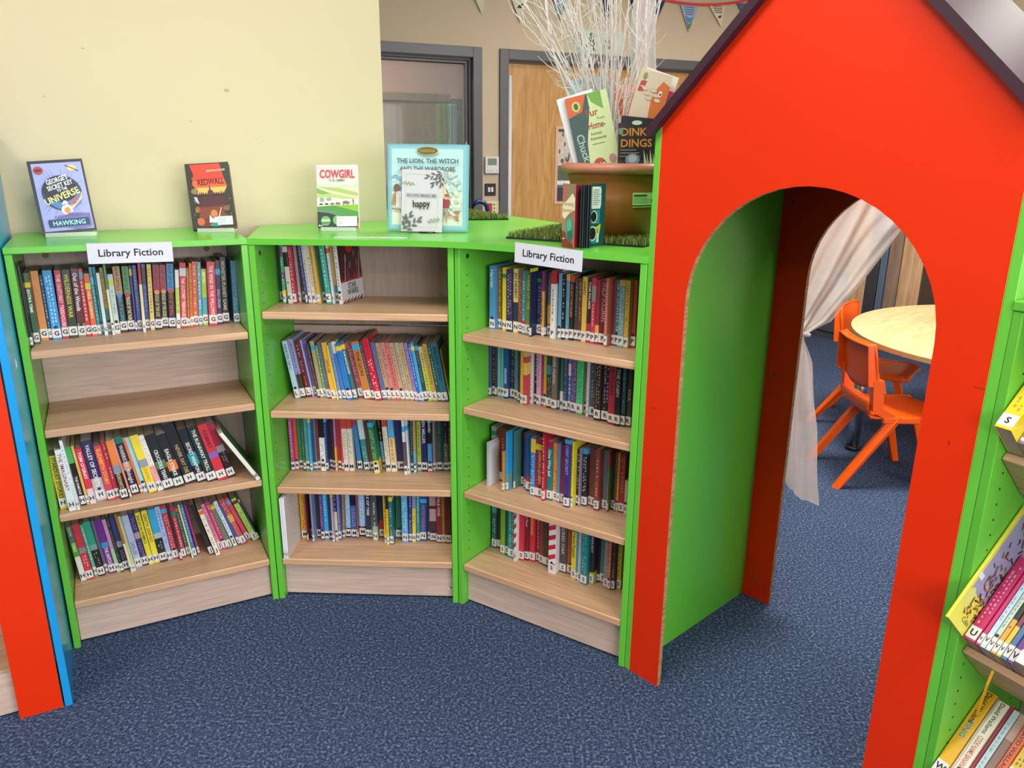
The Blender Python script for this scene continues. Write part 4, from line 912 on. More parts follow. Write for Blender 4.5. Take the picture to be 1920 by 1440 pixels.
def book_parts(root, w, h, d, colr, letter, extra, rng, sticker_z=.0045, pages=None):
    bands = []; title = None; top = None; dot = None
    for x in extra:
        if x[:2] == 'b=': a, c, hh = x[2:].split(','); bands.append((float(a), float(c), hh))
        elif x[:2] == 'd=': d = float(x[2:])
        elif x[:2] == 'T=': top = x[2:].split('/')
        elif x[:4] == 'dot=': dot = x[4:].split(',')
        else:
            a, c = x.split('/'); c = c.split(','); title = (a.replace('_', ' '), c[0], float(c[1]) if len(c) > 1 else None)
    ct = min(.0009, w*.14); m = cov(colr)
    b = MB(); ch = min(.0016, w*.22)
    # wrap-around cover: outline in plan, extruded up; spine has eased corners
    out = [(0, d), (0, ch), (ch*.3, ch*.3), (ch, 0), (w-ch, 0), (w-ch*.3, ch*.3), (w, ch), (w, d), (w-ct, d), (w-ct, ct+ch*.6), (ct, ct+ch*.6), (ct, d)]
    k = len(out); vs = [(x, y, 0) for x, y in out] + [(x, y, h) for x, y in out]
    b.add(vs, [(i, k+i, k+(i+1) % k, (i+1) % k)[::-1] for i in range(k)], m)
    for o_ in (0, k):
        caps = [(0, 1, 10, 11), (1, 2, 10), (2, 3, 10), (3, 4, 9, 10), (4, 5, 9), (5, 6, 9), (6, 7, 8, 9)]
        b.add(vs, [tuple(i+o_ for i in q)[::(1 if o_ else -1)] for q in caps], m)
    lay = 0
    for a, c, hh in bands:
        lay += 1; z0, z1 = h*(1-c), h*(1-a); e = .00012*lay
        P = [(-e*.6, d*.3), (-e, ch), (ch*.3-e, ch*.3-e), (ch, -e), (w-ch, -e), (w-ch*.3+e, ch*.3-e), (w+e, ch), (w+e*.6, d*.3)]; kk = len(P)
        b.add([(x, y, z0) for x, y in P] + [(x, y, z1) for x, y in P], [(i, i+1, kk+i+1, kk+i) for i in range(kk-1)], cov(hh))
    ye = -.00012*(lay+1)
    zs = .032                                           # printed area of the spine lies above the shelf sticker
    def down(z0):                                       # text running down the spine
        return lambda x, y: (w/2 - cap/2 + y, ye, z0 - x)
    if title and title[0] == 'STRIPE':
        mm = cov(title[1]); z = .01
        while z < h-.004:
            za = min(z+.016, h-.001); b.add([(ch*.3, ye, z), (w-ch*.3, ye, min(z+.012, h-.001)), (w-ch*.3, ye, min(za+.012, h-.001)), (ch*.3, ye, za)], [(0, 1, 2, 3)], mm); z += .034
    elif title:
        start = (title[2] if title[2] is not None else (.06 if not bands or bands[0][0] > .3 else min(.5, bands[0][1]+.03)))
        zt = h*(1-start); room_ = zt-zs-.002
        cap = min(w*.5, .0105); mt = cov(title[1])
        if title[0] == '~':                             # print too small to read: rows of short strokes
            if w > .0045:
                for r_ in ((0,) if w < .016 else (0, 1)):
                    z = zt - .002 - r_*.004; n_end = zs + rng.uniform(.0, .03)
                    cw = w*.34 if w < .016 else w*.17; x0 = w/2-cw/2 if w < .016 else (w*.58 if r_ == 0 else w*.26)
                    while z > n_end:
                        L = rng.uniform(.0035, .009)
                        if rng.random() < .82:
                            n_ = max(1, int(L/.0017))
                            for i in range(n_): b.add([(x0, ye, z-i*.0017), (x0+cw*rng.uniform(.7, 1), ye, z-i*.0017), (x0+cw*rng.uniform(.7, 1), ye, z-i*.0017-.0011), (x0, ye, z-i*.0017-.0011)], [(0, 3, 2, 1)], mt)
                        z -= L + rng.uniform(.002, .005)
        else:
            v, f, x0, x1, y0, y1 = textmesh(title[0]); hh = textmesh('H')[5]
            k_ = min(cap/hh, 9); wd = (x1-x0)*k_
            kx = k_ if wd <= room_ else room_/(x1-x0)
            if wd < room_*.7: kx = k_*min(1.25, room_*.8/wd)
            b.add([(w/2-cap/2+p[1]*k_, ye, zt-(p[0]-x0)*kx) for p in v], f, mt)
    if top:
        cap = w*.42; v, f, x0, x1, y0, y1 = textmesh(top[0].replace('_', ' ')); k_ = cap/textmesh('H')[5]; rm = h*.37; kx = min(k_, rm/(x1-x0))
        b.add([(w/2-cap/2+p[1]*k_, ye, h*.985-(p[0]-x0)*kx) for p in v], f, cov(top[1]))
    if dot: b.disc((w/2, ye-.0001, h*(1-float(dot[0]))), (1, 0, 0), (0, 0, 1), w*.36, cov(dot[1]), 14)
    b.build('cover', root)
    part('pages', root, lambda q: q.box(ct, w-ct, ct+ch*.6, d-.001, .0008, h-.0008, pages or (PAGES if rng.random() < .75 else PAGESW)))
    if letter:
        hz = .026 if w > .008 else .022; z0 = sticker_z + rng.uniform(0, .003)
        e = ye-.0002; x0, x1 = (ch*.5, w-ch*.5)
        def f(q):
            q.box(x0, x1, e, e+.00015, z0, z0+hz, STICK)
            if w < .02: q.box(x1-.0001, w+.0002, e, .006, z0, z0+hz, STICK)
            lh_ = min(.0128, (x1-x0)*1.25); v, fc, a0, a1, b0, b1 = textmesh(letter); kk = lh_/textmesh('H')[5]; kx = min(kk, (x1-x0)*.86/(a1-a0))
            q.add([(w/2+(p[0]-(a0+a1)/2)*kx, e-.0001, z0+hz/2-lh_/2+p[1]*kk) for p in v], fc, INK)
        st = part('spine_sticker', root, f)
        if rng.random() < .16 and w > .006:
            part('reading_dot', root, lambda q: q.disc((w/2, e-.0001, z0+hz+.0045), (1, 0, 0), (0, 0, 1), min(.0048, w*.42), paint('1a2348', .5, .05, 30), 12))
    return d
CASES = dict(A=(P0, AA, 'left bookcase'), B=(P1, AB, 'middle bookcase'), C=(P2, AC, 'bookcase beside arch'))
SH = {'A1': 'top shelf', 'A3': 'third shelf', 'A4': 'bottom shelf', 'B1': 'top shelf', 'B2': 'second shelf', 'B3': 'third shelf', 'B4': 'bottom shelf', 'C1': 'top shelf', 'C2': 'second shelf', 'C3': 'third shelf', 'C4': 'bottom shelf'}
row = None; cnt = 0; rows = []
for ln in BOOKS.strip().split('\n'):
    if ln[0] == '@': n_, c_, z_ = ln[1:].split(); rows.append((n_, c_, float(z_), [])); continue
    rows[-1][3].append(ln.split())
for n_, c_, z_, items in rows:
    P, ang, where = CASES[c_]; d1_, d2_ = D2(ang), D2(ang+90); rng = random.Random(n_); last = .0195
    for i, it in enumerate(items):
        s, rec, w_, h_, lean = float(it[0])/1e3, float(it[1])/1e3, float(it[2])/1e3, float(it[3])/1e3, float(it[4])
        if lean <= 0: s = max(s, last)
        if s + w_ > .581: w_ = max(.003, .581-s)
        last = s + w_/math.cos(R(lean)) + .0003
        colr, letter, extra = it[5], it[6], it[7:]
        q = P + d1_*s + d2_*rec
        dz = w_*math.sin(R(-lean)) if lean < 0 else 0
        Mx = frame(q.x, q.y, z_+.0004+dz, ang - (15 if n_ == 'B1' and i == len(items)-1 else 0)) @ Matrix.Rotation(R(-lean), 4, 'Y')
        size = 'thin' if w_ < .009 else ('thick' if w_ > .021 else 'slim' if w_ < .013 else '')
        lab = ('%s %s book marked %s, %s from left, %s, %s' % (size, cname(colr), letter, ordinal(i+1), SH[n_], where)).strip()
        t = thing('book', lab, 'book', Mx, 'books on the %s of the %s' % (SH[n_], where))
        d_ = rng.uniform(.124, .132)
        dd = book_parts(t, w_, h_, d_, colr, letter, extra, rng, pages=PAGESW if n_ == 'B4' and i < 3 else None)
        if n_ == 'B1' and i == len(items)-1:            # its front cover is exposed to the right
            def f(b):
                X0 = w_+.0002
                def quad(y0, y1, z0, z1, h, l=0): b.add([(X0+l*.0001, y0, z0), (X0+l*.0001, y1, z0), (X0+l*.0001, y1, z1), (X0+l*.0001, y0, z1)], [(0, 1, 2, 3)], cov(h))
                D_ = dd; quad(.002, D_, 0, h_, '3a1518'); quad(.002, D_, 0, h_*.36, 'c4c0c4', 1)
                for k in range(7): b.add([(X0+.0002, .004+k*.02, h_*.34), (X0+.0002, .024+k*.02, h_*.34), (X0+.0002, .014+k*.02, h_*(.42+.1*(k % 3)))], [(0, 1, 2)], cov('8a2028'))
                b.disc((X0+.0002, .075, h_*.9), (0, 1, 0), (0, 0, 1), .022, cov('a82018'), 16, .018)
                for y, z in ((.045, .72), (.1, .78), (.07, .6), (.115, .62)): b.disc((X0+.0003, y, h_*z), (0, 1, 0), (0, 0, 1), .007, cov('6a4a48'), 10, .012)
                for y in (.03, .12): b.add([(X0+.0004, y, h_*.36), (X0+.0004, y+.003, h_*.36), (X0+.0004, y+.018, h_*.8), (X0+.0004, y+.016, h_*.8)], [(0, 1, 2, 3)], cov('d8b0b0' if y > .1 else 'b0c0d8'))
                fn = lambda zz: (lambda x, y: (X0+.0005, D_/2+x, zz+y))
                b.text('STAR', cov('141416'), fn(h_*.23), .016, .08); b.text('WARS', cov('141416'), fn(h_*.115), .018, .085); b.text('THE LAST JEDI', cov('8a8488'), fn(h_*.2), .005, .08)
                for k in range(6): b.add([(X0+.0002, k*.022, 0), (X0+.0002, k*.022+.018, 0), (X0+.0002, k*.022+.03, h_*.06), (X0+.0002, k*.022+.02, h_*.05)], [(0, 1, 2, 3)], cov('2a1014' if k % 2 else 'a02028'))
            part('front_cover_print', t, f)
        if n_ == 'B4' and i == 2:                        # white picture book whose cover shows
            def f(b):
                X0 = w_+.0002; K = cov('4a4444'); rr = random.Random(3)
                b.add([(X0, .003, .001), (X0, dd, .001), (X0, dd, h_-.001), (X0, .003, h_-.001)], [(0, 1, 2, 3)], cov('cfc8c2'))
                for k in range(46):
                    y = .05 + .13*rr.random(); z = h_*(.25+.65*rr.random()); a = rr.uniform(0, 3.1); L = rr.uniform(.004, .012); c_2, s_2 = math.cos(a)*L, math.sin(a)*L
                    b.add([(X0+.0002, y, z), (X0+.0002, y+c_2, z+s_2), (X0+.0002, y+c_2+.002, z+s_2-.003), (X0+.0002, y+.002, z-.003)], [(0, 1, 2, 3)], cov(rr.choice(('4a4444', '7a6a60', '6a7a60', '8a4a48'))))
            part('front_cover_print', t, f)
        if n_ == 'A3' and i == len(items)-1:
            part('front_cover_print', t, lambda b: (b.add([(w_+.0002, .003, .002), (w_+.0002, dd-.002, .002), (w_+.0002, dd-.002, h_-.002), (w_+.0002, .003, h_-.002)], [(0, 1, 2, 3)], cov('24502c')), b.add([(w_+.0003, .02, h_*.55), (w_+.0003, .1, h_*.5), (w_+.0003, .16, h_*.85), (w_+.0003, .06, h_*.9)], [(0, 1, 2, 3)], cov('3f7a3c'))))
        cnt += 1
# white leaflet slipped between two books of the case by the arch
q = P2 + D2(AC)*.0605 + D2(AC+90)*.082
t = thing('leaflet', 'folded white leaflet poking out of the third shelf beside the arch', 'leaflet', frame(q.x, q.y, .4045, AC))
def f(b):
    for k in range(3): b.prism([(k*.003-.003, 0), (k*.003-.0022, 0), (.0035+k*.0006, .11), (.0028+k*.0006, .11)], 0, .150-k*.004, PAPER)
part('paper', t, f)
# ---------------------------------------------------------------- books on the tilted shelves of the right bookcase
DX = frame(PR.x, PR.y, 0, AD)
def drow(z, items, where, grp):
    for i, (s0, s1, q, h, d, c, let, extra, lab) in enumerate(items):
        Mx = DX @ Matrix.Translation((0, .032, z)) @ Matrix.Rotation(R(-45), 4, 'X') @ Matrix.Translation((s0, -q, .0006))
        t = thing('book', lab, 'book', Mx, grp)
        book_parts(t, s1-s0-.0004, h, d, c, let, extra, random.Random(i*7+int(z*100)), sticker_z=.003)
        yield t
list(drow(.906, [(.0215, .052, .086, .20, .16, 'e0c81c', 'S', ['~/b06a18,.1'], 'thick yellow book marked S on the tilted top shelf at right'),
          (.053, .063, .05, .19, .13, '8a7090', 'S', [], 'lilac book marked S behind the thick yellow book'), (.0635, .074, .048, .19, .13, '2a2428', 'S', [], 'black book marked S right of the lilac one'), (.0745, .095, .05, .19, .13, '9a3038', 'S', [], 'red book marked S at the picture edge, tilted top shelf')], 'top', 'books on the tilted top shelf'))
mid = list(drow(.493, [(.0205, .0275, .135, .27, .235, 'e2dc4c', None, [], 'large yellow picture book protruding from the tilted middle shelf'),
          (.030, .052, .052, .198, .13, 'b4245a', 'U', ['~/e8b0c8,.1'], 'magenta book marked U beside the yellow picture book'), (.0525, .0605, .05, .195, .13, 'c02868', 'V', [], 'thin magenta book marked V, tilted middle shelf'),
          (.061, .071, .05, .195, .13, 'b4cede', 'V', ['~/5a80b0,.1'], 'pale blue book marked V, tilted middle shelf'), (.0715, .081, .05, .195, .13, 'b8ccbe', 'V', ['~/607068,.1'], 'pale mint book marked V, tilted middle shelf'),
          (.0815, .091, .05, .195, .13, 'd0a03c', 'V', ['~/201c18,.1', 'b=0,.6,24221e'], 'black and gold book marked V, tilted middle shelf'), (.0915, .1005, .05, .195, .13, 'd8b840', 'V', ['b=0,.65,7a3850'], 'maroon and yellow book marked V, tilted middle shelf'),
          (.101, .112, .05, .195, .13, '3f6f9c', 'V', [], 'steel blue book marked V, tilted middle shelf'), (.1125, .126, .05, .195, .13, '5f2f8c', 'V', ['~/d0b0e0,.3'], 'purple book marked V, tilted middle shelf'),
          (.1265, .165, .06, .195, .13, 'e2702a', 'W', ['b=.3,.45,f0a040', 'b=.6,.7,f0b048', 'b=.9,1,201c30'], 'thick flame orange book marked W, tilted middle shelf'), (.1655, .19, .05, .195, .13, '2a2a3a', 'W', [], 'dark blue book marked W at the picture edge, middle shelf')], 'middle', 'books on the tilted middle shelf'))
def f(b):
    X0 = .0069; rr = random.Random(8); H_ = .27
    def quad(y0, y1, z0, z1, h, l=0): b.add([(X0+l*.0001, y0, z0), (X0+l*.0001, y1, z0), (X0+l*.0001, y1, z1), (X0+l*.0001, y0, z1)], [(0, 1, 2, 3)], cov(h))
    quad(.001, .23, .001, H_-.001, 'e0dc50'); quad(.008, .23, .075, H_-.001, '9a9cc0', 1)
    b.disc((X0+.0002, .02, .06), (0, 1, 0), (0, 0, 1), .014, cov('d8d878'), 16, .022)
    for k in range(330):
        y = .035+.16*rr.random(); z = .03 + .215*rr.random()**1.3; a = rr.uniform(0, 3.1); L = rr.uniform(.006, .016); c, s = math.cos(a)*L, math.sin(a)*L; tq = rr.uniform(.002, .005)
        l_ = .0003+k*.000004
        b.add([(X0+l_, y, z), (X0+l_, y+c, z+s), (X0+l_, y+c-s*.3, z+s+c*.3), (X0+l_, y-s*.3, z+c*.3)], [(0, 1, 2, 3)], cov(rr.choice(('4a3030', '5a4028', '8a5a30', '6a6040', '3a3438', '9a7a48', 'c8b898'))))
    b.text('Colin', cov('8a8430'), lambda x, y: (X0+.0008, .06+x, .018+y), .011)
    quad(.0, .022, .1, .112, 'e8e8ea', 4)
part('front_cover_print', mid[0], f)
b = MB(); bm = paint('d8a020', .5, .05, 30)
pp = [(.098, -.012, .50), (.097, -.02, .47), (.094, -.022, .43), (.092, -.022, .40)]
vs = [];
for x, y, z in pp: vs += [(x-.0025, y, z), (x+.0025, y-.001, z), (x-.0025, y+.0008, z), (x+.0025, y-.0002, z)]
b.add(vs, [q for i in range(3) for q in ((i*4, i*4+1, i*4+5, i*4+4), (i*4+2, i*4+6, i*4+7, i*4+3), (i*4, i*4+4, i*4+6, i*4+2), (i*4+1, i*4+3, i*4+7, i*4+5))], bm)
tag(b.build('ribbon_bookmark', X=DX), 'yellow ribbon bookmark hanging from the tilted middle shelf', 'bookmark')
list(drow(.165, [(.0205, .047, .06, .205, .14, 'e0a81c', 'W', ['FING/2a90b8,.36', 'T=David_Walliams/20180c'], 'thick golden yellow book on the tilted bottom shelf'),
          (.0475, .0525, .055, .2, .14, 'd8d4c8', 'W', [], 'thin white book between the golden and cream books'), (.053, .074, .06, .2, .14, 'dcd8c4', 'W', ['CODE_NAME_BANANAS/b04048,.42', 'T=David_Walliams/20180c'], 'cream book with red lettering, tilted bottom shelf'),
          (.0745, .081, .055, .205, .14, '8a1c2c', 'W', [], 'dark red hardback beside the cream book, bottom shelf'), (.0815, .0945, .055, .2, .14, 'b4ccd4', 'W', ['~/708898,.1'], 'pale blue book on the tilted bottom shelf'),
          (.095, .1115, .055, .2, .14, '8a6a60', 'W', ['b=0,.3,b89888'], 'brown book right of the pale blue one, bottom shelf'), (.112, .128, .058, .2, .14, 'e0683a', 'W', ['DAVID_WALLACE/201c1c,.1'], 'orange book on the tilted bottom shelf'), (.1285, .15, .055, .2, .14, 'e0c040', 'W', ['b=.5,1,f0f0f0', '~/202020,.1'], 'yellow and white book at the picture edge, bottom shelf'), (.1505, .175, .055, .2, .14, '222228', 'W', [], 'black book at the picture edge, tilted bottom shelf')], 'bottom', 'books on the tilted bottom shelf'))
# ---------------------------------------------------------------- signs and loose paper
def rectframe(x, y, z, yaw, tilt, roll):
    """origin at the lower left corner, x right, z up in the plane, y away from the viewer"""
    return Matrix.Translation((x, y, z)) @ Matrix.Rotation(R(yaw), 4, 'Z') @ Matrix.Rotation(R(-tilt), 4, 'X') @ Matrix.Rotation(R(-roll), 4, 'Y')
def sign(P, ang, s, z, label, roll):
    q = P + D2(ang)*s + D2(ang-90)*.0045
    t = thing('paper_sign', label, 'sign', rectframe(q.x, q.y, z, ang, -2, roll))
    part('paper', t, lambda b: b.box(0, .209, -.0006, 0, 0, .0545, PAPER))
    def f(b):
        b.text('Library Fiction', INK, lambda x, y: (.105+x, -.0008, .019+y), .0195, .168)
    part('lettering', t, f)
sign(P0, AA, .188, 1.1355, 'white paper sign reading Library Fiction on the left bookcase', -1.1)
sign(P2, AC, .212, 1.143, 'white paper sign reading Library Fiction beside the flap book', -2.6)
q = Vector((-.528, 2.283))
b = MB(); b.box(0, .214, 0, .022, 0, .0006, PAPER)
for k in range(9): b.box(.03+k*.017, .036+k*.017+.003*(k % 3), .009, .012, .0006, .0008, paint('a8a8a0', .7, .05, 30))
tag(b.build('paper_strip', X=frame(q.x, q.y-.012, HT+.0004, .5)), 'narrow strip of white paper lying on the green counter edge', 'paper')
# ---------------------------------------------------------------- books on display
def art_book(name, label, X, w, h, d, edge, pages=PAGESW):
    t = thing(name, label, 'book', X)
    part('cover', t, lambda b: (b.box(0, w, 0, .0012, 0, h, edge, .0003), b.box(0, .0012, .0012, d, 0, h, edge), b.box(0, w, d, d+.0012, 0, h, edge, .0003)))
    part('pages', t, lambda b: b.box(.0014, w-.002, .0013, d-.0001, .001, h-.002, pages))
    return t
class Art:
    def __init__(s, b, sx=1): s.b = b; s.l = 0; s.sx = sx
    def y(s): s.l += 1; return -.0001*s.l-.0002
    def poly(s, pts, h): y = s.y(); s.b.add([(x*s.sx, y, z) for x, z in pts], [tuple(range(len(pts)))], cov(h))
    def rect(s, x0, x1, z0, z1, h): s.poly([(x0, z0), (x1, z0), (x1, z1), (x0, z1)], h)
    def ell(s, x, z, rx, rz, h, n=24): s.poly([(x+rx*math.cos(2*math.pi*i/n), z+rz*math.sin(2*math.pi*i/n)) for i in range(n)], h)
    def text(s, t, x, z, cap, h, wmax=None, rot=0):
        y = s.y(); c, sn = math.cos(R(rot)), math.sin(R(rot)); s.b.text(t, cov(h), lambda a, q: ((x+a*c-q*sn)*s.sx, y, z+a*sn+q*c), cap, wmax)
def stand(x, y, yaw, w, label, m=ACRYL):
    t = thing('book_stand', label, 'book stand', frame(x, y, HT+.0004, yaw))
    part('lip', t, lambda b: (b.box(0, w, -.030, -.027, .0, .012, m, .0004)))
    part('foot', t, lambda b: b.box(0, w, -.03, .07, 0, .0025, m, .0004))
    part('back_rest', t, lambda b: b.box(w*.2, w*.8, 0, .003, 0, .1, m, .0004, X=Matrix.Translation((0, .035, .002)) @ Matrix.Rotation(R(-16), 4, 'X')))
X = rectframe(-1.3597, 2.2353, 1.193, 25.7, 9.3, 4.0); W1, H1 = .152, .205
t = art_book('display_book', 'blue and lilac space book on a clear stand by the blue panel', X, .14, H1, .018, cov('20242c'))
def f(b):
    a = Art(b, .14/.152); a.rect(0, W1, 0, H1, '22262e'); a.rect(.009, W1-.005, .006, H1-.008, '9ca4dc')
    for k in range(40):
        an = 2*math.pi*k/40; r0, r1 = .052, .052+.022+.012*(k % 3)
        c, s = math.cos(an), math.sin(an); x0, z0 = .078, .112
        P = [(x0+c*r0-s*.0007, z0+s*r0+c*.0007), (x0+c*r1, z0+s*r1), (x0+c*r0+s*.0007, z0+s*r0-c*.0007)]
        if all(.009 < p[0] < W1-.005 and .04 < p[1] < H1-.008 for p in P): a.poly(P, '5a60a8')
    a.ell(.078, .112, .056, .05, '2c3858'); a.ell(.084, .1, .048, .036, '4a80b4'); a.ell(.074, .122, .049, .036, '20242e')
    a.ell(.026, .178, .0135, .0115, 'b0402c'); a.ell(.026, .178, .011, .004, '5a201c'); a.ell(.118, .18, .012, .0085, 'eec880'); a.poly([(.1, .188), (.102, .19), (.137, .172), (.135, .17)], '604028')
    a.text("GEORGE'S", .072, .143, .0135, 'f4f4f4', .062, 14); a.text('SECRET KEY', .078, .128, .0125, 'f4f4f4', .075, 14); a.text('TO THE', .081, .118, .008, 'e4e8f4', .03, 14)
    a.text('UNIVERSE', .079, .0945, .0185, 'f2e48c', .103, 17)
    a.poly([(.082, .072), (.1, .066), (.13, .092), (.134, .115), (.126, .098), (.108, .08)], 'e8c8b0')
    for k in range(4): a.poly([(.092+k*.002, .07+k*.005), (.12+k*.003, .085+k*.006), (.121+k*.003, .087+k*.006), (.092+k*.002, .0725+k*.005)], 'c85838')
    a.ell(.082, .063, .0155, .0145, 'f4f0e4'); a.ell(.083, .062, .009, .009, 'd88848'); a.poly([(.07, .078), (.078, .09), (.086, .088), (.09, .07), (.082, .08)], 'f0f0f4')
    a.poly([(.02, .03), (.09, .055), (.143, .05), (.143, .012), (.1, .006)], '6a68a8'); a.text('LUCY & STEPHEN', .082, .043, .007, '6a4878', .09, 2)
    a.rect(.024, .138, .016, .038, '1c3458'); a.text('HAWKING', .081, .0205, .0135, '98e4f4', .106)
part('front_cover_print', t, f)
stand(-1.352, 2.241, 25.7, .13, 'clear acrylic stand under the blue and lilac space book')
X = rectframe(-1.0002, 2.4226, 1.193, 14.1, 17, 3.9); W2, H2 = .142, .205
t = art_book('display_book', 'red and dark forest book on a clear stand beside the seam', X, .13, H2, .03, cov('5a2018'), PAGES)
def f(b):
    a = Art(b, .13/.142); a.rect(0, W2, 0, H2, '2a1c18'); a.rect(.008, W2-.004, .1, H2-.003, 'd8402c'); a.rect(.008, W2-.004, .1, .15, 'e2643a'); a.rect(.01, W2-.006, .1, .128, 'eeb45c'); a.rect(.01, W2-.006, .006, .1, '6a2c20'); a.rect(.02, W2-.02, .07, .104, '4a2226'); a.rect(.02, W2-.02, .03, .065, '7a3a22')
    sk = [(.012, .1)]; rr = random.Random(5); x = .012
    while x < W2-.012: sk += [(x, .106+rr.random()*.005), (x+.003, .113+rr.random()*.006), (x+.006, .106)]; x += .007
    a.poly(sk + [(W2-.012, .1)], '30181a'); a.poly([(.062, .104), (.064, .118), (.068, .12), (.071, .14), (.074, .12), (.08, .118), (.082, .104)], '5a2430')
    a.poly([(0, 0), (.03, .0), (.024, .03), (.032, .06), (.018, .09), (.03, .12), (.016, .14), (.024, .17), (.014, H2), (0, H2)], '2c2a24')
    a.poly([(W2, 0), (W2-.01, .03), (W2-.034, .045), (W2-.018, .08), (W2-.03, .1), (W2-.014, .13), (W2-.022, .16), (W2-.03, H2), (W2, H2)], '2a2c20')
    a.ell(.022, .118, .012, .009, '8a7450'); a.poly([(.016, .1), (.026, .1), (.032, .078), (.024, .082)], 'a8c4c8'); a.ell(.024, .06, .008, .01, '9a5a2c'); a.ell(.03, .022, .012, .012, 'c06438'); a.ell(.118, .06, .01, .008, '7a5a30')
    a.ell(.075, .045, .011, .012, 'c87a3c'); a.poly([(.056, .018), (.06, .042), (.068, .03), (.08, .034), (.09, .028), (.08, .016)], 'e8e8e4'); a.poly([(.088, .034), (.1, .064), (.101, .062), (.09, .03)], 'e0e0dc'); a.ell(.078, .01, .02, .006, '2c8c78')
    rr = random.Random(9)
    for k in range(10): a.ell(rr.choice((.016, W2-.016))+rr.uniform(-.006, .006), rr.uniform(.03, .17), .0012, .0012, 'f0dca8', 8)
    a.text('REDWALL', .078, .137, .019, '6a1410', .086, 2); a.text('BRIAN JACQUES', .098, .177, .006, 'f0d0b8', .06, 2)
    a.poly([(.082, .008), (.132, .006), (.133, .034), (.083, .035)], 'c4d0d0')
    for k in range(3): a.rect(.086, .108, .026-k*.006, .0275-k*.006, 'a0acac')
part('front_cover_print', t, f)
stand(-.985, 2.428, 14.1, .108, 'clear acrylic stand under the red forest book')
X = rectframe(-.6331, 2.5149, 1.193, 1.5, 14.1, 1.1); W3, H3 = .132, .202
t = art_book('display_book', 'pale book with red title and green hills on a clear stand', X, W3, H3, .02, cov('c8c4b8'))
def f(b):
    a = Art(b); a.rect(0, W3, 0, H3, 'd2d2ce'); a.rect(0, W3, .112, .14, 'c8d0bc'); a.rect(0, W3, .07, .128, 'dde0b4')
    a.poly([(0, .132), (.05, .118), (W3, .1), (W3, .112), (.07, .128)], 'a8bc70'); a.poly([(0, .128), (.04, .112), (.09, .1), (.06, .098), (0, .11)], '7aa858'); a.poly([(0, .106), (.05, .11), (W3, .094), (W3, .086), (.05, .098), (0, .098)], 'b4c47c')
    a.rect(0, W3, .07, .092, 'eeeed8'); a.ell(.016, .09, .008, .008, '8ca898'); a.ell(.038, .092, .009, .006, '8ca898')
    a.poly([(0, 0), (W3, 0), (W3, .074), (.05, .072), (0, .068)], '4f9040'); a.poly([(0, 0), (W3, 0), (W3, .032), (.07, .036), (.03, .05), (0, .058)], '2c3c3c'); a.poly([(0, .06), (.04, .058), (.1, .04), (.05, .046), (0, .052)], '5f8a70'); a.poly([(.05, .072), (W3, .074), (W3, .05), (.1, .06)], '86b83c')
    for k, (x, s) in enumerate(((.012, .8), (.03, .85), (.048, .95), (.066, 1.15), (.092, 1.6))):
        h = ('2a2a28', '2a2a28', '6a5c58', '7a6c66', '7a6e6a')[k]; z = .0715
        a.ell(x, z+.006*s, .0062*s, .0032*s, h, 12); a.rect(x-.005*s, x-.003*s, z, z+.005*s, h); a.rect(x+.003*s, x+.005*s, z, z+.005*s, h); a.ell(x+.007*s, z+.0055*s, .0022*s, .002*s, h, 8)
    a.rect(.1155, .118, .073, .088, '4a4440'); a.ell(.1168, .0895, .002, .002, '4a4440', 8); a.poly([(.112, .086), (.122, .082), (.122, .0835), (.112, .0875)], '4a4440')
    a.text('COWGIRL', W3/2+.001, .16, .026, 'd42c44', .112); a.text('G. R. GEMIN', W3/2, .149, .0065, '6a6462', .052)
    a.ell(.027, .022, .0155, .0155, '6ab060'); a.rect(.014, .04, .021, .026, 'e4f0d8'); a.rect(.014, .04, .0135, .0165, '3a7a38'); a.ell(.064, .024, .014, .015, '6ab060'); a.ell(.007, .007, .003, .003, 'e8e8e8', 10); a.rect(.011, .018, .0055, .0085, 'd0d0d0')
    a.rect(.062, .128, .004, .036, 'e8e8ec'); a.rect(W3-.005, W3, 0, .014, 'd85848')
    for z, x1 in ((.028, .088), (.024, .078), (.016, .082), (.011, .08)): a.rect(.067, x1, z, z+.0016, 'a0a0a4')
part('front_cover_print', t, f)
stand(-.617, 2.512, 1.5, .112, 'clear acrylic stand under the green hills book')
X = rectframe(-.4018, 2.4886, 1.193, -7.7, 6, -.3); W4, H4 = .259, .264
t = art_book('picture_book', 'large pale blue picture book standing behind a white card', X, W4, H4, .012, cov('7ab4c4'))
